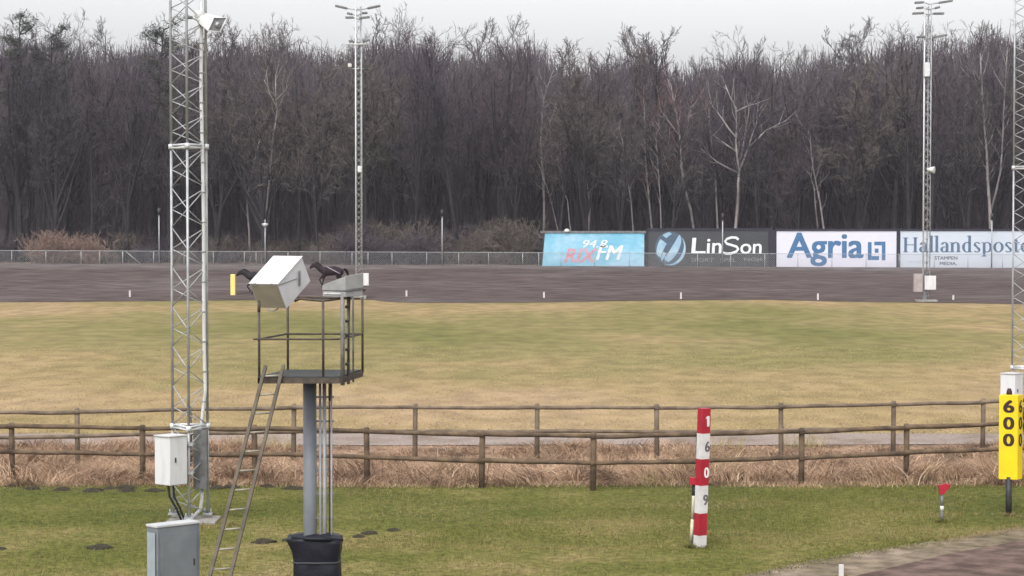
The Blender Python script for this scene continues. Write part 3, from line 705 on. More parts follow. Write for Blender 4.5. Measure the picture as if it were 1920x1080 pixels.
g = atG(1891, 967); s = F / g.y
sg = empty('distance_sign', (g.x, g.y, 0), 'yellow three-sided sign reading 600 on a black post, before the right mast', 'distance sign')
zb, zt = (967 - 898) / s, (967 - 739) / s
MB().tube([(0, 0, -.05), (0, 0, zb + .05)], .062, 12).build('post', 'black', sg)
A0 = Vector((-.20, .02, 0)); B0 = Vector((.145, -.10, 0)); C0 = Vector((.28, .05, 0))
b = MB(); b.prism([(A0.x, A0.y), (B0.x, B0.y), (C0.x, C0.y), (.0, .35)], zb, zt); b.build('panel', 'yellow', sg, bevel=.006)
def face_digits(P, Q, m):
    d = (Q - P); L = d.length; ang = math.atan2(d.y, d.x); nn = Vector((math.sin(ang), -math.cos(ang), 0))
    b = MB()
    for i, ch in enumerate('600'):
        w_ = L * (.60); h_ = .255
        o = P + d * .22 + nn * .004 + Vector((0, 0, zt - .10 - h_ - i * .335)); M = Matrix.Translation(o) @ Matrix.Rotation(ang, 4, 'Z')
        add_text(b, ch, M, w_, h_, off=.11 if L > .3 else .05)
    b.build('number', m, sg)
face_digits(A0, B0, 'sign_brown'); face_digits(B0, C0, 'sign_brown')
MB().tube([(.02, .1, zt), (.02, .1, zt + .06), (.02, .1, zt + .12)], [.06, .055, .035], 10).build('top_knob', 'sign_brown', sg)
g = atG(1577, 1088); b = MB(); b.box((0, 0, .12), (.075, .05, .28)); o = b.build('white_stake', 'post_white', loc=g); tag(o, 'short white stake at the bottom frame edge on the near track verge', 'stake')

# ------------------------------------------------------------ far track things
def trackpt(px, py):
    lo, hi = 149.5, 173.5
    for _ in range(40):
        m = (lo + hi) / 2; x = (px - 960) / F * m; y = 413 + F * (CAMH - zg(x, m)) / m
        if y > py: lo = m
        else: hi = m
    return Vector(((px - 960) / F * m, m, zg((px - 960) / F * m, m) + .02))
STK = [(243, 557, 'far left, alone left of the near lattice mast'), (502, 557, 'hidden behind the white camera housing'), (762, 557, 'first right of the camera tower'), (1020, 560, 'below the left end of the blue billboard'),
       (1277, 561, 'below the globe emblem of the dark billboard'), (1534, 563, 'below the white billboard'), (1788, 566, 'right of the mast with the white cabinet')]
for px, py, t in STK:
    if px == 502: continue
    p = trackpt(px, py); o = MB().box((0, 0, .22), (.13, .06, .50)).build('white_stake', 'stake', loc=p, bevel=.01); tag(o, 'small white far track stake ' + t, 'stake', 'white stakes along the far track')
p = trackpt(436, 554); b = MB(); b.hexa((-.17, 0, 0), (.34, 0, 0), (.05, .25, 0), (0, 0, 1.55)); o = b.build('yellow_marker_post', 'pale_yellow', loc=p, bevel=.02); tag(o, 'pale yellow marker post on the far track in front of the black horse', 'marker post')

def far_mast(px, py, top_py, w_, label, lamps, extras):
    s = 25.0; p = trackpt(px, py) if py < 566 else atG(px, py); s = F / p.y
    root = empty('floodlight_mast', p, label, 'floodlight mast', 'floodlight masts along the far track')
    Ht = (py - top_py) / s; tri = [(-w_ / 2, 0), (w_ / 2 - .05, -.1), (.1, w_ * .8)]
    legs = []; br = MB(); lattice(legs, br, tri, .2, Ht, .85, .035, .017)
    legs[0] = MB().tube([(tri[0][0], tri[0][1], .2), (tri[0][0], tri[0][1], Ht)], .050, 8)
    for i, L in enumerate(legs): L.build('leg', 'galv_light' if i == 0 else 'galv', root)  # left leg in paler metal, painting in the light it catches
    br.build('bracing', 'galv', root)
    MB().box((0, .1, .05), (1.5 if px > 1000 else 1.0, 1.0, .30)).build('footing', 'concrete', root, bevel=.03)
    def L(x, y): return Vector(((x - px) / s, 0, (py - y) / s))
    for (x0, y0, x1, y1) in lamps:
        a, b_ = L(x0, y0), L(x1, y1); mid = (a + b_) / 2; ang = math.atan2(b_.z - a.z, b_.x - a.x); d = (b_ - a).normalized()
        m_ = MB(); u = Vector((-d.z, 0, d.x)) if d.x > 0 else Vector((d.z, 0, -d.x))
        m_.hexa(a + Vector((0, -.22, 0)) - u * .07, b_ - a, (0, .44, 0), u * .14)
        lo_ = m_.build('floodlight', 'galv_dark', root, bevel=.02)
        inner = b_ if abs(b_.x) < abs(a.x) else a
        MB().tube([inner, Vector((0, 0, inner.z - .12))], .04, 6).build('lamp_arm', 'galv', root)
    extras(root, L)
    return root
def ex2(root, L):
    z = L(0, 85).z
    b = MB(); b.tube([Vector((L(650, 85).x, -.2, z)), Vector((L(694, 85).x, -.2, z))], .045, 6); b.tube([Vector((L(650, 85).x, .3, z)), Vector((L(694, 85).x, .3, z))], .04, 6); b.build('cross_bar', 'galv_light', root)
    z = L(0, 130).z; MB().tube([Vector((L(655, 0).x, 0, z)), Vector((L(692, 0).x, 0, z))], .04, 6).build('cross_bar', 'galv', root)
    MB().box(L(657, 127) + Vector((0, -.1, .1)), (.26, .3, .26)).build('loudspeaker', 'white_paint', root, bevel=.03)
    MB().box(L(687, 128) + Vector((0, -.1, 0)), (.30, .5, .42)).build('loudspeaker', 'black', root, bevel=.03)
    MB().box(L(675, 318), (.30, .3, .45)).build('junction_box', 'galv_light', root, bevel=.04)
    b = MB(); b.box(L(685.5, 524) + Vector((0, -.3, 0)), (.50, .3, .90)); b.build('equipment_box', 'white_box', root, bevel=.02)
far_mast(674, 560, 14, .50, 'slim floodlight mast with two loudspeakers, rising behind the grey hooded camera unit',
         [(630, 13, 652, 18), (690, 18, 714, 13), (649, 35, 664, 35), (675, 36, 694, 34), (652, 27, 662, 29), (680, 27, 690, 26), (655, 79, 663, 79), (682, 78, 694, 77)], ex2)
def ex3(root, L):
    MB().box(L(1734, 132) + Vector((0, -.1, 0)), (.42, .5, 1.0)).build('loudspeaker', 'galv_light', root, bevel=.04)
    b = MB(); b.tube([L(1736, 318) + Vector((0, -.2, 0)), L(1748, 319) + Vector((0, -.45, 0))], [.10, .26], 10); b.build('horn_speaker', 'white_paint', root)
    b = MB(); b.hexa(L(1712, 547) + Vector((0, -.3, 0)), (.63, 0, 0), (0, .35, 0), (0, 0, 1.30)); b.build('equipment_box', mat('mauve_box', (.36, .31, .31), .6), root, bevel=.02)
    b = MB(); b.hexa(L(1732, 543) + Vector((0, -.4, 0)), (.80, 0, 0), (0, .35, 0), (0, 0, 1.0)); b.build('equipment_box', 'white_box', root, bevel=.02)
    b = MB(); b.box((-.15, 0, .6), (.3, .3, 1.0)); b.build('conduit', 'galv_dark', root)
far_mast(1737, 567, 12, .52, 'slim floodlight mast with white cabinet at its foot before the newspaper billboard',
         [(1712, 7, 1728, 6), (1757, 7, 1782, 3), (1715, 17, 1727, 16), (1750, 17, 1758, 15), (1708, 27, 1728, 26), (1747, 27, 1766, 27), (1716, 71, 1731, 70), (1748, 71, 1772, 67)], ex3)

# chain-link fence along the outer rail
YF = 173.8
cf = empty('chain_link_fence', (0, YF, 2.0), 'low grey chain link fence on the outer rim of the far track', 'fence')
xs_ = [-47.5]; r_ = random.Random(5)
pxs = [-30, 22, 86, 152, 187, 230, 288, 345, 400, 458, 480, 540, 600, 660, 690, 735, 800, 860, 916, 980, 1010, 1052, 1115, 1180, 1247, 1308, 1370, 1434, 1496, 1560, 1624, 1686, 1752, 1815, 1880, 1950]
for px in pxs:
    x = (px - 960) / F * YF; z0 = ztop(x) - 2.0 - .1; h = 1.22 + z0
    MB().tube([(x, 0, z0), (x, 0, h)], .030, 6).build('post', 'galv', cf)
RZ = lambda x: ztop(x) - 2.0 + 1.12
rl = MB(); XX = fr(-48, 46, 4)
for a, b in zip(XX[:-1], XX[1:]): rl.tube([(a, -.03, RZ(a)), (b, -.03, RZ(b))], .024, 5, caps=False)
rl.build('top_rail', 'galv', cf)
wr = MB(); x = -48.0; st = .16
vsn = []; q = []
while x < 46:
    for d in (1, -1):
        z0 = RZ(x) - 1.12; a = (x, 0, z0 if d == 1 else z0 + 1.1); b = (x + 1.1, 0, z0 + 1.1 if d == 1 else z0)
        n_ = len(vsn); t = .006; vsn += [(a[0] - t, .0, a[2]), (a[0] + t, 0, a[2]), (b[0] + t, 0, b[2]), (b[0] - t, 0, b[2])]; q.append((n_, n_ + 1, n_ + 2, n_ + 3))
    x += st
npmesh('wire_mesh', vsn, q, 'mesh_wire', cf)
bx_ = MB(); a = (235 - 960) / F * YF; bx_.tube([(a, 0, RZ(a)), (a + 1.4, .1, RZ(a) - 1.2)], .03, 5); bx_.build('brace', 'galv', cf)
# taller pole row behind
POL = [(298, 390, 0, 'left of the near lattice mast'), (829, 393, 0, 'alone between the camera tower and the billboards'), (1355, 400, 0, 'in front of the dark billboard'), (1860, 400, 0, 'in front of the newspaper billboard'), (497, 405, 1, 'above the white camera housing')]
for px, py, k, t in POL:
    P = atY(px, py, 173.6); z0 = ztop(P.x); h = P.z - z0
    root = empty('lamp_pole', (P.x, P.y, z0), ('slim grey pole with black lamp head ' if k == 0 else 'thin pole with white bell shaped lamp ') + t, 'lamp pole', 'lamp poles along the chain link fence' if k == 0 else None)
    MB().tube([(0, 0, 0), (0, 0, h - .3)], [.06, .045], 8).build('pole', 'galv', root)
    if k == 0: MB().tube([(0, 0, h - .55), (0, 0, h)], .13, 8).build('lamp_head', 'black', root)
    else:
        MB().tube([(0, 0, h - .9), (0, 0, h - .65), (0, 0, h - .60)], [.12, .30, .10], 10).build('lamp_head', 'white_paint', root)

# ------------------------------------------------------------ billboards
YB = 174.6; sB = F / YB
def bpx(px, py): return atY(px, py, YB)
def board(name, x0, x1, y0, y1, m, label, frame=True, skew=0, fm='board_frame'):
    a = bpx(x0, y1); b = bpx(x1, y0); w_ = b.x - a.x; h = b.z - a.z
    root = empty('billboard', (a.x, YB, a.z - .6), label, 'billboard', 'billboards along the far track')
    O = Vector((0, 0, .6))
    pn = MB(); sk = skew / sB
    pn.add([O + Vector(v) for v in ((0, 0, 0), (w_, 0, 0), (w_, 0, h), (sk, 0, h), (0, .12, 0), (w_, .12, 0), (w_, .12, h), (sk, .12, h))],
           [(0, 1, 2, 3), (7, 6, 5, 4), (0, 4, 5, 1), (1, 5, 6, 2), (2, 6, 7, 3), (3, 7, 4, 0)])
    pan = pn.build('panel', m, root)
    lg = []
    for t in (.1, .5, .9): MB().box((w_ * t, .2, .3 + h / 2), (.14, .14, h + .6)).build('support', 'wood', root)
    if frame:
        f = MB(); t = .18
        f.box((w_ / 2, .05, .6 + h + t / 2), (w_ + .3, .22, t)); f.build('frame', fm, root)
    return root, w_, h, O
def T_(bm, O, txt, x, z, w_, h_, **k): add_text(bm, txt, Matrix.Translation(O + Vector((x, -.008, z))), w_, h_, **k)
# blue radio board
mb = soil_mix('board_blue', [(.35, (.14, .42, .60)), (.5, (.25, .50, .64)), (.62, (.38, .58, .72)), (.75, (.28, .42, .68))], .25, (1, 1, 1.6), 0, 8, 2, .03)
root, w_, h, O = board('b', 1016, 1208, 437, 506, 'board_blue', 'light blue slanted radio billboard reading 94.8 and FM, leftmost of the four', True, 6, 'galv_dark')
px = lambda x: (x - 1016) / sB
pz = lambda y: (506 - y) / sB
b = MB(); T_(b, O, '94.8', px(1093), pz(464), px(1139) - px(1093), 14 / sB, off=.03, shear=.25); b.build('lettering', 'pale_ink', root)
b = MB(); T_(b, O, 'FM', px(1117), pz(487), (1169 - 1117) / sB, 27 / sB, off=.05, shear=.3); b.build('lettering', 'pale_ink', root)
b = MB(); T_(b, O, 'RIX', px(1058), pz(492), (1120 - 1058) / sB, 26 / sB, off=.06, shear=.3); b.build('lettering', 'pink_ink', root)
MB().tube([(px(1063), .1, .6 + h + .15), (px(1063), .05, .6 + h + .34)], [.32, .12], 10).build('lamp', 'white_paint', root)
# dark board with globe
root, w_, h, O = board('b', 1216, 1441, 432, 508, 'board_dark', 'dark grey billboard with a striped globe emblem and the name LinSon')
MB().box((-.10, .04, .6 + h / 2), (.18, .2, h + .05)).build('frame', 'board_frame', root); MB().box((w_ + .27, .04, .6 + h / 2), (.5, .2, h + .05)).build('frame', 'board_frame', root)
px = lambda x: (x - 1216) / sB
pz = lambda y: (508 - y) / sB
b = MB(); cx, cz, rx, rz = px(1257), pz(466), 29 / sB, 32 / sB
disc = [O + Vector((cx + rx * math.cos(a), -.006, cz + rz * math.sin(a))) for a in np.linspace(0, 2 * math.pi, 40, endpoint=False)]
b.add(disc, [tuple(range(40))]); b.build('globe_emblem', 'globe_dark', root)
b = MB()
def crescent(c0, c1, t0, t1, k=14):
    # band between two meridian-like arcs of the globe
    va = []
    for i in range(k + 1):
        t = t0 + (t1 - t0) * i / k
        for c in (c0, c1): 
            u = c * math.sqrt(max(0, 1 - t * t)); ca, sa = math.cos(-.6), math.sin(-.6)
            X, Z = u * ca - t * sa, u * sa + t * ca
            va.append(O + Vector((cx + rx * X, -.012, cz + rz * Z)))
    b.add(va, [(2 * i, 2 * i + 1, 2 * i + 3, 2 * i + 2) for i in range(k)])
crescent(.02, .5, -.75, .98); crescent(.80, .98, -.95, .95); crescent(-.85, -.35, -.8, .1); crescent(-.92, -.6, .35, .75); crescent(-.3, -.05, -.9, -.4)
b.build('globe_stripes', 'globe_light', root)
def strokes(bm, O, pts, wd, x, z, sx, sz):
    P = [Vector((x + p[0] * sx, 0, z + p[1] * sz)) for p in pts]; k = len(P); vs = []
    for i in range(k):
        t = (P[min(i + 1, k - 1)] - P[max(0, i - 1)]).normalized(); nn = Vector((-t.z, 0, t.x)) * wd / 2
        vs += [O + P[i] + nn + Vector((0, -.012, 0)), O + P[i] - nn + Vector((0, -.012, 0))]
    bm.add(vs, [(2 * i, 2 * i + 2, 2 * i + 3, 2 * i + 1) for i in range(k - 1)])
b = MB()
T_(b, O, 'L', px(1296), pz(475), 27 / sB, 29 / sB, off=.03, shear=.05); T_(b, O, 'in', px(1325), pz(475), 28 / sB, 27 / sB, off=.04, shear=.05); T_(b, O, 'on', px(1388), pz(476), 40 / sB, 19 / sB, off=.045, shear=.05)
S = [(.95, .86), (.8, .98), (.5, 1.0), (.2, .9), (.08, .75), (.2, .6), (.5, .52), (.82, .42), (.93, .28), (.82, .12), (.5, .0), (.2, -.02), (-.08, .05)]
strokes(b, O, S, .20, px(1357), pz(475), 29 / sB, 30 / sB)
b.build('lettering', 'pale_ink', root)
b = MB(); T_(b, O, 'SPORT', px(1296), pz(491), 42 / sB, 7 / sB, off=.02); b.build('small_lettering', 'dim_ink', root); b = MB(); T_(b, O, 'SPEL', px(1350), pz(491), 31 / sB, 7 / sB, off=.02); b.build('small_lettering', 'dim_ink', root); b = MB(); T_(b, O, 'NÖJE', px(1395), pz(491), 36 / sB, 9 / sB, off=.02); b.build('small_lettering', 'dim_ink', root)
# white insurance board
root, w_, h, O = board('b', 1456, 1681, 433, 510, 'board_white', 'white billboard with the large blue word Agria and a square emblem')
px = lambda x: (x - 1456) / sB
pz = lambda y: (510 - y) / sB
MB().box((w_ + .14, .04, .6 + h / 2), (.26, .2, h + .05)).build('frame', 'board_frame', root)
b = MB(); T_(b, O, 'Agria', px(1475), pz(499), 144 / sB, 63 / sB, off=.045); b.build('lettering', 'blue_ink', root)
b = MB()
def rc(x0, y0, x1, y1): b.add([O + Vector((px(x0), -.008, pz(y1))), O + Vector((px(x1), -.008, pz(y1))), O + Vector((px(x1), -.008, pz(y0))), O + Vector((px(x0), -.008, pz(y0)))], [(0, 1, 2, 3)])
rc(1627, 454, 1634, 487.5); rc(1634.2, 480, 1648, 487.5); rc(1639, 453, 1653, 460); rc(1653.2, 453, 1660, 488); rc(1640, 466, 1647, 474)
b.build('emblem', 'blue_ink', root)
# newspaper board, serif lettering
root, w_, h, O = board('b', 1688, 1990, 433, 511, 'board_pale', 'pale blue newspaper billboard reading Hallandsposten, cut by the right frame edge')
px = lambda x: (x - 1688) / sB
pz = lambda y: (511 - y) / sB
b = MB(); ST = .24; TH = .085
def rect(x0, z0, x1, z1): GL.append([(x0, z0), (x1, z0), (x1, z1), (x0, z1)])
def arc(cx, cz, rx, rz, a0, a1, tk=ST, th=TH, k=12):
    ps = []
    for i in range(k + 1):
        a = R(a0 + (a1 - a0) * i / k); ps.append(((cx + rx * math.cos(a), cz + rz * math.sin(a)), (cx + (rx - tk) * math.cos(a), cz + (rz - th) * math.sin(a))))
    for i in range(k): GL.append([ps[i][0], ps[i + 1][0], ps[i + 1][1], ps[i][1]])
def serif(x0, x1, z): rect(x0 - .1, z, x1 + .1, z + .07)
def g_H():
    rect(.1, 0, .1 + ST, 1.42); rect(.95, 0, .95 + ST, 1.42); rect(.1 + ST, .68, .95, .76)
    for x in (.1, .95): serif(x, x + ST, 0); serif(x, x + ST, 1.36)
    return 1.36
def g_l(): rect(.08, 0, .08 + ST, 1.62); serif(.08, .08 + ST, 0); rect(-.04, 1.52, .08, 1.60); return .46
def g_a(): rect(.50, 0, .50 + ST, .72); arc(.40, .70, .34, .30, 0, 170); arc(.36, .27, .34, .29, 60, 330); rect(.70, 0, .86, .07); return .88
def g_n(): rect(.06, 0, .06 + ST, .95); serif(.06, .06 + ST, 0); rect(-.05, .90, .06, .98); arc(.48, .66, .36, .34, 0, 150); rect(.60, 0, .60 + ST, .68); serif(.60, .60 + ST, 0); return 1.0
def g_d(): rect(.56, 0, .56 + ST, 1.62); rect(.44, 1.52, .56, 1.60); arc(.44, .49, .42, .51, 60, 300, ST, TH, 20); rect(.78, 0, .92, .07); return .96
def g_s(): arc(.36, .74, .30, .26, 20, 230, .17, .09); arc(.34, .25, .32, .27, -150, 60, .17, .09); GL.append([(.08, .72), (.22, .80), (.64, .26), (.50, .16)]); return .74
def g_p(): rect(.10, -.42, .10 + ST, .95); serif(.10, .10 + ST, -.42); rect(-.02, .90, .10, .98); arc(.48, .49, .44, .51, -125, 125, ST, TH, 20); return .98
def g_o(): arc(.48, .49, .46, .51, 0, 360, ST, TH, 28); return .98
def g_t(): rect(.14, .12, .14 + ST, 1.25); rect(-.02, .90, .56, .98); arc(.44, .22, .30, .24, 180, 300, .2, .08); return .62
def g_e(): arc(.46, .49, .43, .51, 0, 320, ST, TH, 24); rect(.20, .50, .86, .58); return .94
GG = {'H': g_H, 'a': g_a, 'l': g_l, 'n': g_n, 'd': g_d, 's': g_s, 'p': g_p, 'o': g_o, 't': g_t, 'e': g_e}
pen = 0; polys = []
for ch in 'Hallandsposten':
    GL = []; adv = GG[ch]()
    for q in GL: polys.append([(x + pen, z) for x, z in q])
    pen += adv + .02
sc_ = (262 / sB) / pen; hz = (27.5 / sB) / 1.42
for i, q in enumerate(polys):
    qq = q
    ar = sum(qq[k][0] * qq[(k + 1) % 4][1] - qq[(k + 1) % 4][0] * qq[k][1] for k in range(4))
    if ar < 0: qq = qq[::-1]
    b.add([O + Vector((px(1693) + x * sc_, -.008 - (i % 5) * .0015, pz(473) + z * hz)) for x, z in qq], [(0, 1, 2, 3)])
b.build('lettering', 'steel_ink', root)
b = MB(); T_(b, O, 'STAMPEN', px(1752), pz(487), 43 / sB, 6.5 / sB, off=.03); b.build('small_lettering', 'board_frame', root); b = MB(); T_(b, O, 'MEDIA.', px(1762), pz(497), 32 / sB, 6 / sB, off=.03); b.build('small_lettering', 'board_frame', root)
b = MB(); T_(b, O, 'en del av', px(1703), pz(493), 38 / sB, 6 / sB); b.build('faint_lettering', 'faint_ink', root)

# ------------------------------------------------------------ horses
def skin_obj(name, verts, edges, radii, m, parent, root=0, sub=2):
    me = bpy.data.meshes.new(name); me.from_pydata(verts, edges, []); me.update()
    o = bpy.data.objects.new(name, me); COL.objects.link(o); me.materials.append(MATS[m])
    md = o.modifiers.new('skin', 'SKIN'); md.use_smooth_shade = True
    if not me.skin_vertices: me.skin_vertices.new()
    for i, r in enumerate(radii):
        sv = me.skin_vertices[0].data[i]; sv.radius = r if hasattr(r, '__len__') else (r, r); sv.use_root = (i == root)
    s = o.modifiers.new('sub', 'SUBSURF'); s.levels = sub; s.render_levels = sub
    o.parent = parent; return o
def horse(px, py, m, label, hs, phase, head_up):
    p = trackpt(px, py); root = empty('horse', p, label, 'horse', 'trotting horses on the far track')
    # facing -X. body coordinates: x forward negative
    V = [(.66, 0, 1.34), (.30, 0, 1.33), (-.05, 0, 1.27), (-.42, 0, 1.30), (-.70, 0, 1.36)]      # croup .. chest
    Rr = [(.26, .27), (.27, .29), (.27, .32), (.26, .33), (.19, .25)]
    E = [(0, 1), (1, 2), (2, 3), (3, 4)]
    nk = [(-.88, 0, 1.50 + head_up * .3), (-1.08, 0, 1.68 + head_up * .7), (-1.24, 0, 1.80 + head_up)]
    V += nk; Rr += [(.13, .20), (.10, .15), (.085, .12)]; E += [(4, 5), (5, 6), (6, 7)]
    V += [(-1.40, 0, 1.72 + head_up), (-1.60, 0, 1.56 + head_up), (-1.70, 0, 1.48 + head_up)]; Rr += [(.085, .12), (.06, .075), (.05, .055)]; E += [(7, 8), (8, 9), (9, 10)]
    V.append((.92, 0, 1.26)); Rr.append((.17, .20)); E.append((0, len(V) - 1))
    # ears
    for s in (-1, 1): V.append((-1.22, s * .06, 1.97 + head_up)); Rr.append((.022, .022)); E.append((7, len(V) - 1))
    def leg(root_i, pts, rs):
        k = root_i
        for q, r in zip(pts, rs): V.append(q); Rr.append((r, r)); E.append((k, len(V) - 1)); k = len(V) - 1
    fr_ = [.115, .065, .042, .036, .042, .048]
    # front legs: near lifted with folded knee, far planted
    leg(3, [(-.55, -.15, 1.08), (-.66, -.15, .82), (-.86, -.15, .62), (-.70, -.15, .38), (-.64, -.15, .30), (-.66, -.15, .20)] if phase else [(-.52, -.15, 1.05), (-.60, -.15, .78), (-.66, -.15, .50), (-.70, -.15, .20), (-.73, -.15, .09), (-.76, -.15, .03)], fr_)
    leg(3, [(-.50, .15, 1.05), (-.52, .15, .80), (-.54, .15, .50), (-.52, .15, .20), (-.55, .15, .09), (-.59, .15, .03)] if phase else [(-.58, .15, 1.08), (-.74, .15, .86), (-.96, .15, .70), (-.84, .15, .42), (-.78, .15, .34), (-.80, .15, .25)], fr_)
    hr = [.17, .10, .055, .042, .046, .05]
    leg(0, [(.56, -.16, 1.05), (.42, -.16, .84), (.80, -.16, .60), (.74, -.16, .26), (.70, -.16, .12), (.66, -.16, .04)], hr)
    leg(0, [(.62, .16, 1.05), (.56, .16, .84), (1.02, .16, .68), (1.20, .16, .38), (1.22, .16, .26), (1.18, .16, .18)], hr)
    V = [(x * hs, y * hs, z * hs) for x, y, z in V]; Rr = [(a * hs * 1.28, b_ * hs * (1.22 if i_ < 5 else 1.35 if i_ < 11 else 1.3)) for i_, (a, b_) in enumerate(Rr)]
    skin_obj('body', V, E, Rr, m, root, root=2)
    tv = [(.88, 0, 1.46), (1.06, 0, 1.34), (1.16, 0, 1.06), (1.18, 0, .80)]
    if not phase: tv = [(.86, 0, 1.46), (1.04, 0, 1.42), (1.18, 0, 1.22), (1.24, 0, .95)]
    skin_obj('tail', [(x * hs, y, z * hs) for x, y, z in tv], [(0, 1), (1, 2), (2, 3)], [.09, .11, .12, .05], 'mane', root)
    mv = [(-1.22, 0, 1.92 + head_up), (-1.05, 0, 1.84 + head_up * .7), (-.86, 0, 1.70 + head_up * .35), (-.66, 0, 1.60)]
    skin_obj('mane', [(x * hs, y, z * hs) for x, y, z in mv], [(0, 1), (1, 2), (2, 3)], [(.05, .11), (.05, .13), (.05, .12), (.03, .06)], 'mane', root)
    h_ = MB()
    a = np.linspace(0, 2 * math.pi, 17)
    h_.tube([Vector((-.36, .33 * math.cos(t), 1.30 + .40 * math.sin(t))) * hs for t in a], .018, 5, caps=False); h_.build('girth_strap', 'mane', root)
    if not phase:
        h_ = MB(); h_.tube([Vector((-.38, -.24, 1.66)) * hs, Vector((0, -.36, 1.46)) * hs, Vector((.42, -.38, 1.24)) * hs, Vector((.66, -.38, 1.12)) * hs], .030, 6); h_.build('harness_strap', 'strap', root)
    return root
horse(486, 553, 'horse_black', 'black horse trotting left, mostly hidden behind the white camera housing', 1.02, 1, -.12)
horse(622, 541, 'horse_bay', 'dark bay horse trotting left with a pale harness strap, above the grey hood', 1.0, 0, .02)

# ------------------------------------------------------------ trees
def vrot(d, ang, az):
    d = d.normalized(); r = Vector((0, 0, 1)) if abs(d.z) < .95 else Vector((1, 0, 0))
    x = d.cross(r).normalized(); y = d.cross(x)
    return (d * math.cos(ang) + (x * math.cos(az) + y * math.sin(az)) * math.sin(ang)).normalized()
def poly_branch(r_, p, d, L, n, up, wob):
    P = [p.copy()]; d = d.copy()
    for i in range(n):
        d = (d + Vector((r_.gauss(0, wob), r_.gauss(0, wob), r_.gauss(0, wob) + up))).normalized()
        p = p + d * (L / n); P.append(p.copy())
    return P
def along(P, t):
    f = t * (len(P) - 1); i = min(int(f), len(P) - 2); return P[i].lerp(P[i + 1], f - i), (P[i + 1] - P[i]).normalized()
def taper(r0, r1, n): return [r0 + (r1 - r0) * i / (n - 1) for i in range(n)]
def twiggery(r_, tw, P, L, nb, nt, rtw, up=.08):
    """fine branches and twigs along a limb"""
    for k in range(nb):
        t = .2 + .8 * (k + r_.random()) / nb; q, d = along(P, min(t, .999))
        dd = vrot(d, r_.uniform(.5, 1.1), r_.uniform(0, 6.28)); l2 = L * r_.uniform(.35, .65) * (1.15 - .5 * t)
        B = poly_branch(r_, q, dd, l2, 3, up, .16); tw.tube(B, taper(rtw * 2.0, rtw, 4), 3, caps=False)
        for j in range(nt):
            q2, d2 = along(B, min(.999, .15 + .85 * (j + r_.random()) / nt)); d3 = vrot(d2, r_.uniform(.35, 1.0), r_.uniform(0, 6.28))
            C = poly_branch(r_, q2, d3, l2 * r_.uniform(.3, .6), 2, up, .2); tw.tube(C, taper(rtw, rtw * .5, 3), 3, caps=False)
def make_tree(seed, H=18.0, first=.3, nl=15, ang=(.45, .9), lim=.36, r0=.2, bark='bark', twig='twig', fork=0, nb=9, nt=6, up=.10, top=.95):
    r_ = random.Random(seed); tk = MB(); tw = MB()
    trunk = poly_branch(r_, Vector((0, 0, -.3)), Vector((0, 0, 1)), H * .95, 9, .03, .035)
    tk.tube(trunk, taper(r0, .03, 10), 7)
    stems = [(trunk, first, nl, H)]
    for f in range(fork):
        q, d = along(trunk, r_.uniform(.15, .4)); S = poly_branch(r_, q, vrot(d, r_.uniform(.25, .45), r_.uniform(0, 6.28)), H * .6, 6, .07, .06)
        tk.tube(S, taper(r0 * .6, .03, 7), 6, caps=False); stems.append((S, .25, nl // 2, H * .7))
    for S, f0, n_, hh in stems:
        for k in range(n_):
            t = f0 + (1 - f0) * (k + r_.random()) / n_; q, d = along(S, min(.995, t))
            dd = vrot(Vector((0, 0, 1)), r_.uniform(*ang), r_.uniform(0, 6.28)); L = hh * lim * (1.12 - .75 * t if not fork > 2 else 1.0 - .45 * abs(t - .5)) * r_.uniform(.7, 1.15)
            Lb = poly_branch(r_, q, dd, L, 5, up, .13); rr = max(.022, r0 * .42 * (1.1 - t))
            tk.tube(Lb, taper(rr, .015, 6), 5, caps=False)
            for j in range(4):
                q2, d2 = along(Lb, .25 + .7 * (j + r_.random()) / 4 * .98); B = poly_branch(r_, q2, vrot(d2, r_.uniform(.4, .9), r_.uniform(0, 6.28)), L * r_.uniform(.3, .55), 4, .10, .13)
                tk.tube(B, taper(rr * .5, .01, 5), 4, caps=False); twiggery(r_, tw, B, L * .45, max(2, nb // 3), nt, .011)
            twiggery(r_, tw, Lb, L * .6, nb // 2, nt, .012)
    return tk, tw
protos = []
PARK = Vector((0, 230, 0))
SPEC = [dict(seed=1), dict(seed=2, fork=1, nl=13), dict(seed=3, ang=(.3, .6), lim=.32, nl=18, first=.35), dict(seed=4, fork=2, nl=11, r0=.26, ang=(.35, .7)),
        dict(seed=5, twig='twig_grey', first=.25, nl=17), dict(seed=6, fork=1, ang=(.25, .55), r0=.24, twig='twig_grey', nl=14), dict(seed=7, first=.15, nl=18, lim=.30, r0=.15), dict(seed=8, fork=4, nl=10, ang=(.5, 1.1), lim=.30, up=.05, r0=.30, first=.35), dict(seed=9, fork=3, nl=12, ang=(.4, 1.15), lim=.33, up=.03, r0=.28, first=.3, twig='twig_grey'), dict(seed=10, fork=5, nl=8, ang=(.3, 1.0), lim=.32, up=.04, r0=.32, first=.4, twig='twig_grey')]
WOODL = 'bare leafless tree standing in the dense dark wood behind the far track'
WOODG = 'bare trees of the wood behind the far track'
for i, sp in enumerate(SPEC):
    tk, tw = make_tree(**sp)
    root = empty('bare_tree', (0, 0, 0), WOODL, 'tree', WOODG)
    tk.build('trunk', sp.get('bark', 'bark'), root); tw.build('crown', sp.get('twig', 'twig'), root); protos.append(root)
def _top(i):
    q = np.sort(np.array([v.co.z for v in protos[i].children[1].data.vertices])); return float(q[int(len(q) * .9985)])
PH = [_top(i) for i in range(len(protos))]
TOPX = [-200, 0, 100, 190, 300, 400, 470, 560, 640, 700, 780, 850, 920, 1000, 1060, 1150, 1220, 1270, 1340, 1420, 1480, 1540, 1590, 1640, 1700, 1780, 1860, 1920, 2100]
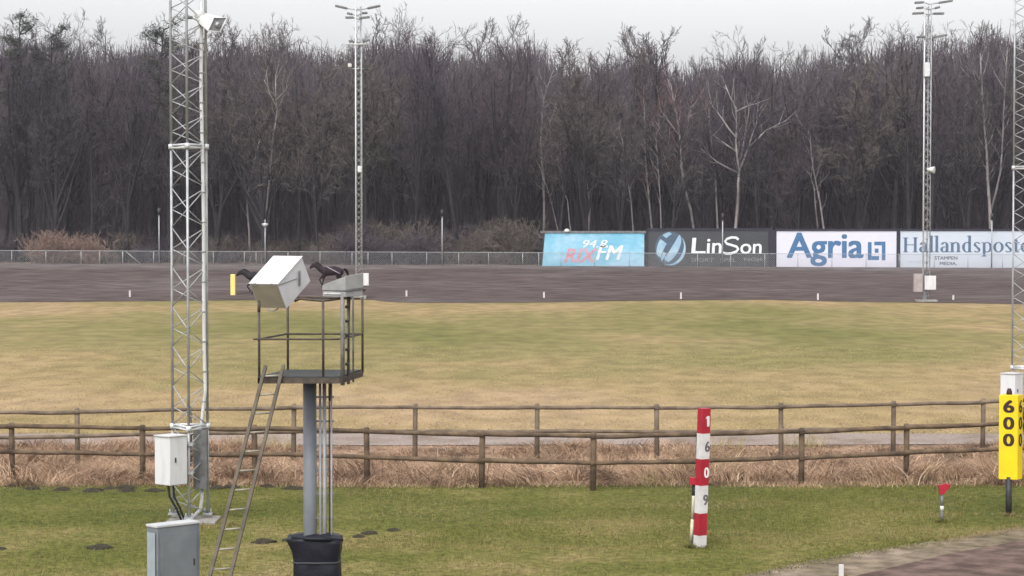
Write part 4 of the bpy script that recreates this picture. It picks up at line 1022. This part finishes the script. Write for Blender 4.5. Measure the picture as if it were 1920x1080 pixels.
TOPY = [60, 40, 35, 55, 45, 55, 40, 45, 70, 35, 35, 70, 55, 40, 95, 75, 60, 100, 78, 62, 95, 55, 80, 55, 35, 48, 22, 35, 30]
r_ = random.Random(42); cnt = 0; used = set(); rows = []
Yr = 180.0
while Yr < 262:
    sp = 3.7 + (Yr - 180) * .035; xm = Yr * .27
    x = -xm + r_.uniform(0, sp)
    while x < xm: rows.append((x + r_.uniform(-1, 1), Yr + r_.uniform(-1.8, 1.8))); x += sp * r_.uniform(.75, 1.25)
    Yr += 4.2 + (Yr - 180) * .08
for x, y in rows[:285]:
    px = 960 + x / y * F; ty = float(np.interp(px, TOPX, TOPY)) + (r_.uniform(-22, 20) if r_.random() < .28 else r_.uniform(32, 105)) + (10 if y < 192 else 0)
    z0 = zg(x, y); s = F / y; zt = CAMH + (413 - ty) / s; Ht = zt - z0
    k = r_.choice([0, 1, 2, 3, 4, 5, 6, 7, 7, 8, 8, 9, 9] if y < 225 else [1, 3, 4, 5, 7, 7, 8, 8, 9, 9]); src = protos[k]; ph_ = PH[k]
    if k in used: o = copy_tree(src)
    else: o = src; used.add(k)
    o.location = (x, y, z0); f = Ht / ph_; g = f * r_.uniform(.85, 1.15); o.scale = (g, g, f); o.rotation_euler = (r_.gauss(0, .03), r_.gauss(0, .03), r_.uniform(0, 6.28)); cnt += 1
print('wood trees', cnt, 'rows', len(rows))

# trees one can pick out
def drawn_tree(name, Y, stems, r0, bark, twig, label, cat='tree', group=None, tn=(7, 5), tL=2.2, seed=0, rtw=.011):
    rr_ = random.Random(seed + 100)
    p0 = atY(*stems[0][0], Y); z0 = zg(p0.x, Y); 
    root = empty(name, (p0.x, Y, z0), label, cat, group); tk = MB(); tw = MB(); off = Vector((p0.x, Y, z0))
    for si, st in enumerate(stems):
        dy = 0 if si == 0 else rr_.uniform(-1.4, 1.4)
        P = []
        for i, (a, b_) in enumerate(st):
            q = atY(a, b_, Y) - off; f = i / max(1, len(st) - 1); q.y += dy * f + (0 if si == 0 else 0); P.append(q)
        if si == 0: P.insert(0, Vector((P[0].x * 1.0, 0, -.3)))
        # smooth subdivision with wobble
        Q = [P[0]]
        for a, b_ in zip(P[:-1], P[1:]): Q += [a.lerp(b_, .5) + Vector((rr_.gauss(0, .06), rr_.gauss(0, .1), 0)), b_]
        r0_ = r0 * (1.05 if bark == 'birch_bark' else 1.1); ra = r0_ if si == 0 else r0_ * .55
        tk.tube(Q, taper(ra, max(.02, ra * .25), len(Q)), 7)
        k0 = 1 if si else max(1, len(Q) // 3)
        L = sum((b_ - a).length for a, b_ in zip(Q[:-1], Q[1:]))
        nlm = max(3, int(L * 1.0))
        for k in range(nlm):
            t = (.45 if si == 0 else .3) + (.55 if si == 0 else .7) * (k + rr_.random()) / nlm; q, d = along(Q, min(t, .998))
            B = poly_branch(rr_, q, vrot(d, rr_.uniform(.4, .9), rr_.uniform(0, 6.28)), tL * rr_.uniform(.6, 1.2), 4, .12, .12)
            tk.tube(B, taper(.03, .012, 5), 4, caps=False); twiggery(rr_, tw, B, tL * .7, tn[0], tn[1], rtw)
    tk.build('trunk', bark, root); tw.build('crown', twig, root); return root
BG = 'pale barked trees on the edge of the wood'
drawn_tree('birch_tree', 183, [[(1302, 440), (1282, 346), (1276, 265), (1268, 212), (1258, 159)], [(1274, 310), (1250, 269), (1227, 228)], [(1272, 252), (1237, 200)], [(1280, 354), (1254, 322)], [(1277, 275), (1290, 235), (1293, 200)]], .14, 'birch_bark', 'twig_red', 'pale birch with reddish twigs rising behind the globe emblem of the dark billboard', group=BG, seed=1)
drawn_tree('birch_tree', 181, [[(1378, 440), (1384, 367), (1386, 322), (1380, 265), (1380, 204), (1360, 160)], [(1386, 322), (1404, 277), (1421, 228), (1425, 190)], [(1404, 277), (1437, 244), (1474, 226)], [(1384, 325), (1343, 304), (1311, 279)], [(1380, 258), (1356, 224), (1331, 188)], [(1387, 300), (1400, 232), (1404, 200)], [(1380, 210), (1404, 198), (1429, 190)], [(1382, 285), (1349, 261)]], .17, 'birch_bark', 'twig', 'large pale many-forked birch above the right end of the dark billboard', group=BG, seed=2, tn=(4, 4))
drawn_tree('birch_tree', 184, [[(1346, 440), (1341, 326), (1333, 253), (1329, 204)]], .12, 'birch_bark', 'twig', 'slim pale birch immediately left of the large forked birch', group=BG, seed=3, tn=(4, 4))
drawn_tree('birch_tree', 185, [[(1223, 440), (1211, 310), (1208, 196)]], .12, 'birch_bark', 'twig_red', 'slim birch behind the left end of the dark billboard', group=BG, seed=4)
drawn_tree('birch_tree', 183, [[(1240, 440), (1233, 301), (1230, 240)]], .09, 'birch_bark', 'twig', 'thin young birch just right of the slim birch at the billboard gap', group=BG, seed=5)
drawn_tree('birch_tree', 183, [[(1188, 445), (1172, 306), (1166, 260)]], .09, 'birch_bark', 'twig', 'thin leaning birch behind the right end of the blue billboard', group=BG, seed=6)
drawn_tree('birch_tree', 182, [[(1546, 440), (1525, 318), (1519, 250)], [(1535, 440), (1526, 350), (1522, 320)]], .12, 'birch_bark', 'twig', 'pair of pale leaning stems behind the white billboard', group=BG, seed=7, tn=(3, 3))
drawn_tree('birch_tree', 182, [[(1101, 450), (1106, 379), (1097, 324), (1095, 274)], [(1098, 330), (1087, 297)]], .13, 'birch_bark', 'twig', 'pale curved birch rising above the middle of the blue billboard', group=BG, seed=8)
drawn_tree('birch_tree', 183, [[(1072, 450), (1064, 375), (1052, 328), (1046, 289)]], .08, 'birch_bark', 'twig', 'thin birch behind the left part of the blue billboard', group=BG, seed=9)
drawn_tree('birch_tree', 184, [[(1048, 440), (1027, 355), (1011, 309)]], .07, 'birch_bark', 'twig', 'thinnest leaning birch above the left end of the blue billboard', group=BG, seed=10)
drawn_tree('birch_tree', 188, [[(1020, 440), (1018, 320), (1014, 250), (1019, 188), (1038, 130)], [(1018, 270), (1030, 235), (1042, 192)]], .14, 'birch_bark', 'twig', 'tall pale tree with a high fork in the wood left of the blue billboard', group=BG, seed=11)
drawn_tree('birch_tree', 181, [[(493, 470), (495, 408), (503, 359), (509, 293), (517, 228), (518, 187), (517, 140)], [(518, 200), (505, 175), (493, 148)], [(518, 190), (532, 175), (544, 160)]], .15, 'birch_bark', 'twig_grey', 'tall leaning birch between the near lattice mast and the camera tower', group=BG, seed=12)
drawn_tree('birch_tree', 183, [[(468, 470), (467, 432), (463, 367), (473, 322), (489, 253)], [(463, 367), (460, 320)]], .12, 'birch_bark', 'twig', 'crooked pale tree just left of the tall leaning birch', group=BG, seed=13)
DG = 'dark trees on the edge of the wood'
drawn_tree('dark_tree', 186, [[(940, 440), (936, 371), (943, 300), (953, 196), (958, 110)], [(942, 360), (965, 300), (985, 200), (990, 120)], [(940, 380), (925, 300), (915, 230)]], .30, 'bark', 'twig', 'thick dark forked tree in the middle of the wood left of the billboards', group=DG, seed=14, tn=(7, 6), tL=3)
drawn_tree('dark_tree', 183, [[(1676, 440), (1677, 395), (1682, 326), (1694, 244), (1694, 175), (1690, 80)], [(1679, 380), (1649, 322), (1624, 244), (1608, 196), (1600, 120)], [(1682, 320), (1669, 204), (1665, 110)], [(1690, 260), (1720, 190), (1730, 110)]], .28, 'bark', 'twig_grey', 'big dark vase shaped tree left of the right floodlight mast', group=DG, seed=15, tn=(8, 6), tL=3)
drawn_tree('dark_tree', 183, [[(185, 460), (187, 380), (183, 300), (182, 180)], [(185, 350), (205, 342), (228, 332), (235, 365)]], .17, 'bark', 'twig', 'dark tree with one crooked low side branch, left of the near mast', group=DG, seed=16)
drawn_tree('dark_tree', 182, [[(82, 455), (84, 370), (84, 260), (86, 150)]], .16, 'bark', 'twig_grey', 'straight dark trunk rising from the left side of the rusty bush', group=DG, seed=17)
drawn_tree('dark_tree', 184, [[(857, 450), (857, 383), (859, 300), (857, 180)]], .17, 'bark', 'twig', 'straight dark tree right of the lone lamp pole', group=DG, seed=18)
drawn_tree('dark_tree', 182, [[(1858, 440), (1852, 340), (1845, 230), (1838, 100)], [(1857, 400), (1875, 320), (1880, 200), (1885, 90)]], .2, 'birch_bark', 'twig_grey', 'grey forked tree just left of the right edge mast', group=DG, seed=19, tn=(7, 6), tL=2.8)
drawn_tree('dark_tree', 182, [[(1610, 440), (1612, 380), (1618, 320), (1612, 270)], [(1612, 390), (1600, 360), (1590, 350)]], .17, 'bark', 'twig', 'short dark stub-branched tree left of the big vase shaped tree', group=DG, seed=20)
for k, px in enumerate([30, 53, 265, 560, 735, 1450]):
    drawn_tree('dark_tree', 181.5 + k % 3, [[(px, 450), (px + 2, 360), (px + r_.uniform(-6, 6), 260), (px + r_.uniform(-8, 8), 130)]], .15 + .03 * (k % 2), 'bark', ['twig', 'twig_grey'][k % 2],
               ['straight dark tree nearest the left frame edge', 'second straight dark tree from the left frame edge', 'slim dark tree between the rusty bush and the near lattice mast', 'slim dark tree above the gap between the two horses', 'slim dark tree immediately right of the left floodlight mast', 'slim dark tree above the gap between dark and white billboards'][k], group=DG, seed=30 + k)

# pines at the top left
def pine(x, y, H, label, seed):
    rr_ = random.Random(seed); z0 = zg(x, y); root = empty('pine_tree', (x, y, z0), label, 'pine tree', 'pines on the left of the wood'); tk = MB(); nd = MB()
    trunk = poly_branch(rr_, Vector((0, 0, -.3)), Vector((0, 0, 1)), H, 8, .03, .03); tk.tube(trunk, taper(.22, .05, 9), 8)
    for k in range(20):
        t = .55 + .45 * (k + rr_.random()) / 20; q, d = along(trunk, min(.998, t)); L = 3.6 * (1.25 - .7 * t) * rr_.uniform(.6, 1.1)
        B = poly_branch(rr_, q, vrot(Vector((0, 0, 1)), rr_.uniform(.8, 1.4), rr_.uniform(0, 6.28)), L, 4, .05, .12); tk.tube(B, taper(.07, .02, 5), 5, caps=False)
        for j in range(7):
            q2, _ = along(B, min(.999, .35 + .65 * rr_.random())); cc = q2 + Vector((rr_.gauss(0, .25), rr_.gauss(0, .25), rr_.gauss(0, .12)))
            for n_ in range(46):
                a = cc + Vector((rr_.gauss(0, .28), rr_.gauss(0, .28), rr_.gauss(0, .16))); b_ = a + Vector((rr_.gauss(0, .16), rr_.gauss(0, .16), rr_.gauss(.08, .12))); c = Vector((rr_.gauss(0, .02), rr_.gauss(0, .02), .025))
                nd.add([a - c, a + c, b_], [(0, 1, 2)])
    tk.build('trunk', 'bark', root); nd.build('crown', 'pine_needles', root)
PN = [((25, 186), 'pine with ragged needle crown at the far left above the dark trees', 38), ((120, 190), 'second pine from the left with a flat topped crown', 62), ((290, 190), 'pine whose crown shows just left of the near mast top', 48)]
for i, ((px, y), lb, ty) in enumerate(PN):
    x = (px - 960) / F * y; H = CAMH + (413 - ty) * y / F - zg(x, y); pine(x, y, H, lb, 60 + i)

# shrubs along the wood edge
def shrub_mb(seed, Wd, H, n=150, rtw=.010):
    rr_ = random.Random(seed); st = MB(); tw = MB()
    for k in range(n):
        p = Vector((rr_.gauss(0, Wd * .2), rr_.gauss(0, Wd * .14), -.1)); B = poly_branch(rr_, p, vrot(Vector((0, 0, 1)), rr_.uniform(.1, .7), rr_.uniform(0, 6.28)), H * rr_.uniform(.5, 1.05), 4, .05, .13)
        st.tube(B, taper(.022, .008, 5), 3, caps=False)
        twiggery(rr_, tw, B, H * .55, 6, 4, rtw, .05)
    return st, tw
SH = 'leafless brown undergrowth shrub along the foot of the wood'
shp = []
for i in range(4):
    st, tw = shrub_mb(80 + i, 3.2, 2.6, 70); m = ['bush_brown', 'thicket', 'bush_brown', 'twig'][i]
    root = empty('shrub', (0, 0, 0), SH, 'shrub', 'undergrowth shrubs'); st.build('stems', m, root); tw.build('twigs', m, root); shp.append(root)
us = set(); k = 0
for row in range(3):
    x = -48 + row
    while x < 48:
        y = 178.2 + row * 3.2 + r_.uniform(-.6, 1); px = 960 + x / y * F
        tall = 1.0
        if 640 < px < 1010: tall = 1.35
        j = r_.randrange(4)
        if px < 640 and row < 1: tall = .55
        o = copy_tree(shp[j]) if j in us else shp[j]; us.add(j)
        o.location = (x, y, zg(x, y)); s = tall * r_.uniform(.75, 1.2); o.scale = (s * 1.1, s, s); o.rotation_euler.z = r_.uniform(0, 6.28); x += r_.uniform(2.4, 4.2); k += 1
print('shrubs', k)
for i, (px, H, Wd, lb) in enumerate([(95, 2.9, 3.4, 'rust brown bush behind the chain link fence, left and denser half of the pair'), (160, 2.5, 3.4, 'rust brown bush behind the chain link fence, right half of the pair')]):
    st, tw = shrub_mb(90 + i, Wd, H, 130, .012); y = 176; x = (px - 960) / F * y
    root = empty('shrub', (x, y, zg(x, y)), lb, 'shrub'); st.build('stems', 'bush_rust', root); tw.build('twigs', 'bush_rust', root)
# far thicket: countless stems and twigs that close the wood behind
N = 150000
y = 192 + 78 * rng.random(N); x = (rng.random(N) * 2 - 1) * y * .29
pxv = 960 + x / y * F; tz = CAMH + (413 - np.interp(pxv, TOPX, TOPY) - 75) * y / F; gz = zgv(x, y)
h0 = gz + (tz - gz) * rng.random(N) ** 1.3
L = 1.2 + 2.2 * rng.random(N); az = rng.random(N) * 6.283; tl_ = rng.normal(0, .45, N)
dx, dy, dz = np.sin(tl_) * np.cos(az) * L, np.sin(tl_) * np.sin(az) * L, np.cos(tl_) * L
wv = .02 + .035 * rng.random(N)
P0 = np.stack([x, y, h0], 1); P1 = P0 + np.stack([dx, dy, dz], 1); Wv = np.stack([wv, wv * 0, wv * .2], 1); Wy = np.stack([wv * .5, wv, wv * 0], 1)
V = np.stack([P0 - Wv, P0 + Wv, P1 + Wv * .3, P1 - Wv * .3], 1).reshape(-1, 3); Q = np.arange(N * 4).reshape(-1, 4)
o = npmesh('far_thicket', V, Q, 'thicket'); tag(o, 'mass of dark fine branches filling the depth of the wood', 'thicket', kind='stuff')

# ------------------------------------------------------------ thin damp air
hz = MB().box((0, 1900, 40), (5600, 5000, 86)).build('haze', 'ground'); hz['kind'] = 'stuff'; hz['label'] = 'thin pale damp air over the racecourse'; hz['category'] = 'haze'
hm = bpy.data.materials.new('haze'); hm.use_nodes = True; hn_ = hm.node_tree.nodes; hn_.remove(hn_['Principled BSDF'])
pv = hn_.new('ShaderNodeVolumePrincipled'); pv.inputs['Color'].default_value = (.86, .86, .96, 1); pv.inputs['Density'].default_value = .00020
hm.node_tree.links.new(pv.outputs[0], hn_['Material Output'].inputs['Volume']); hz.data.materials.clear(); hz.data.materials.append(hm)
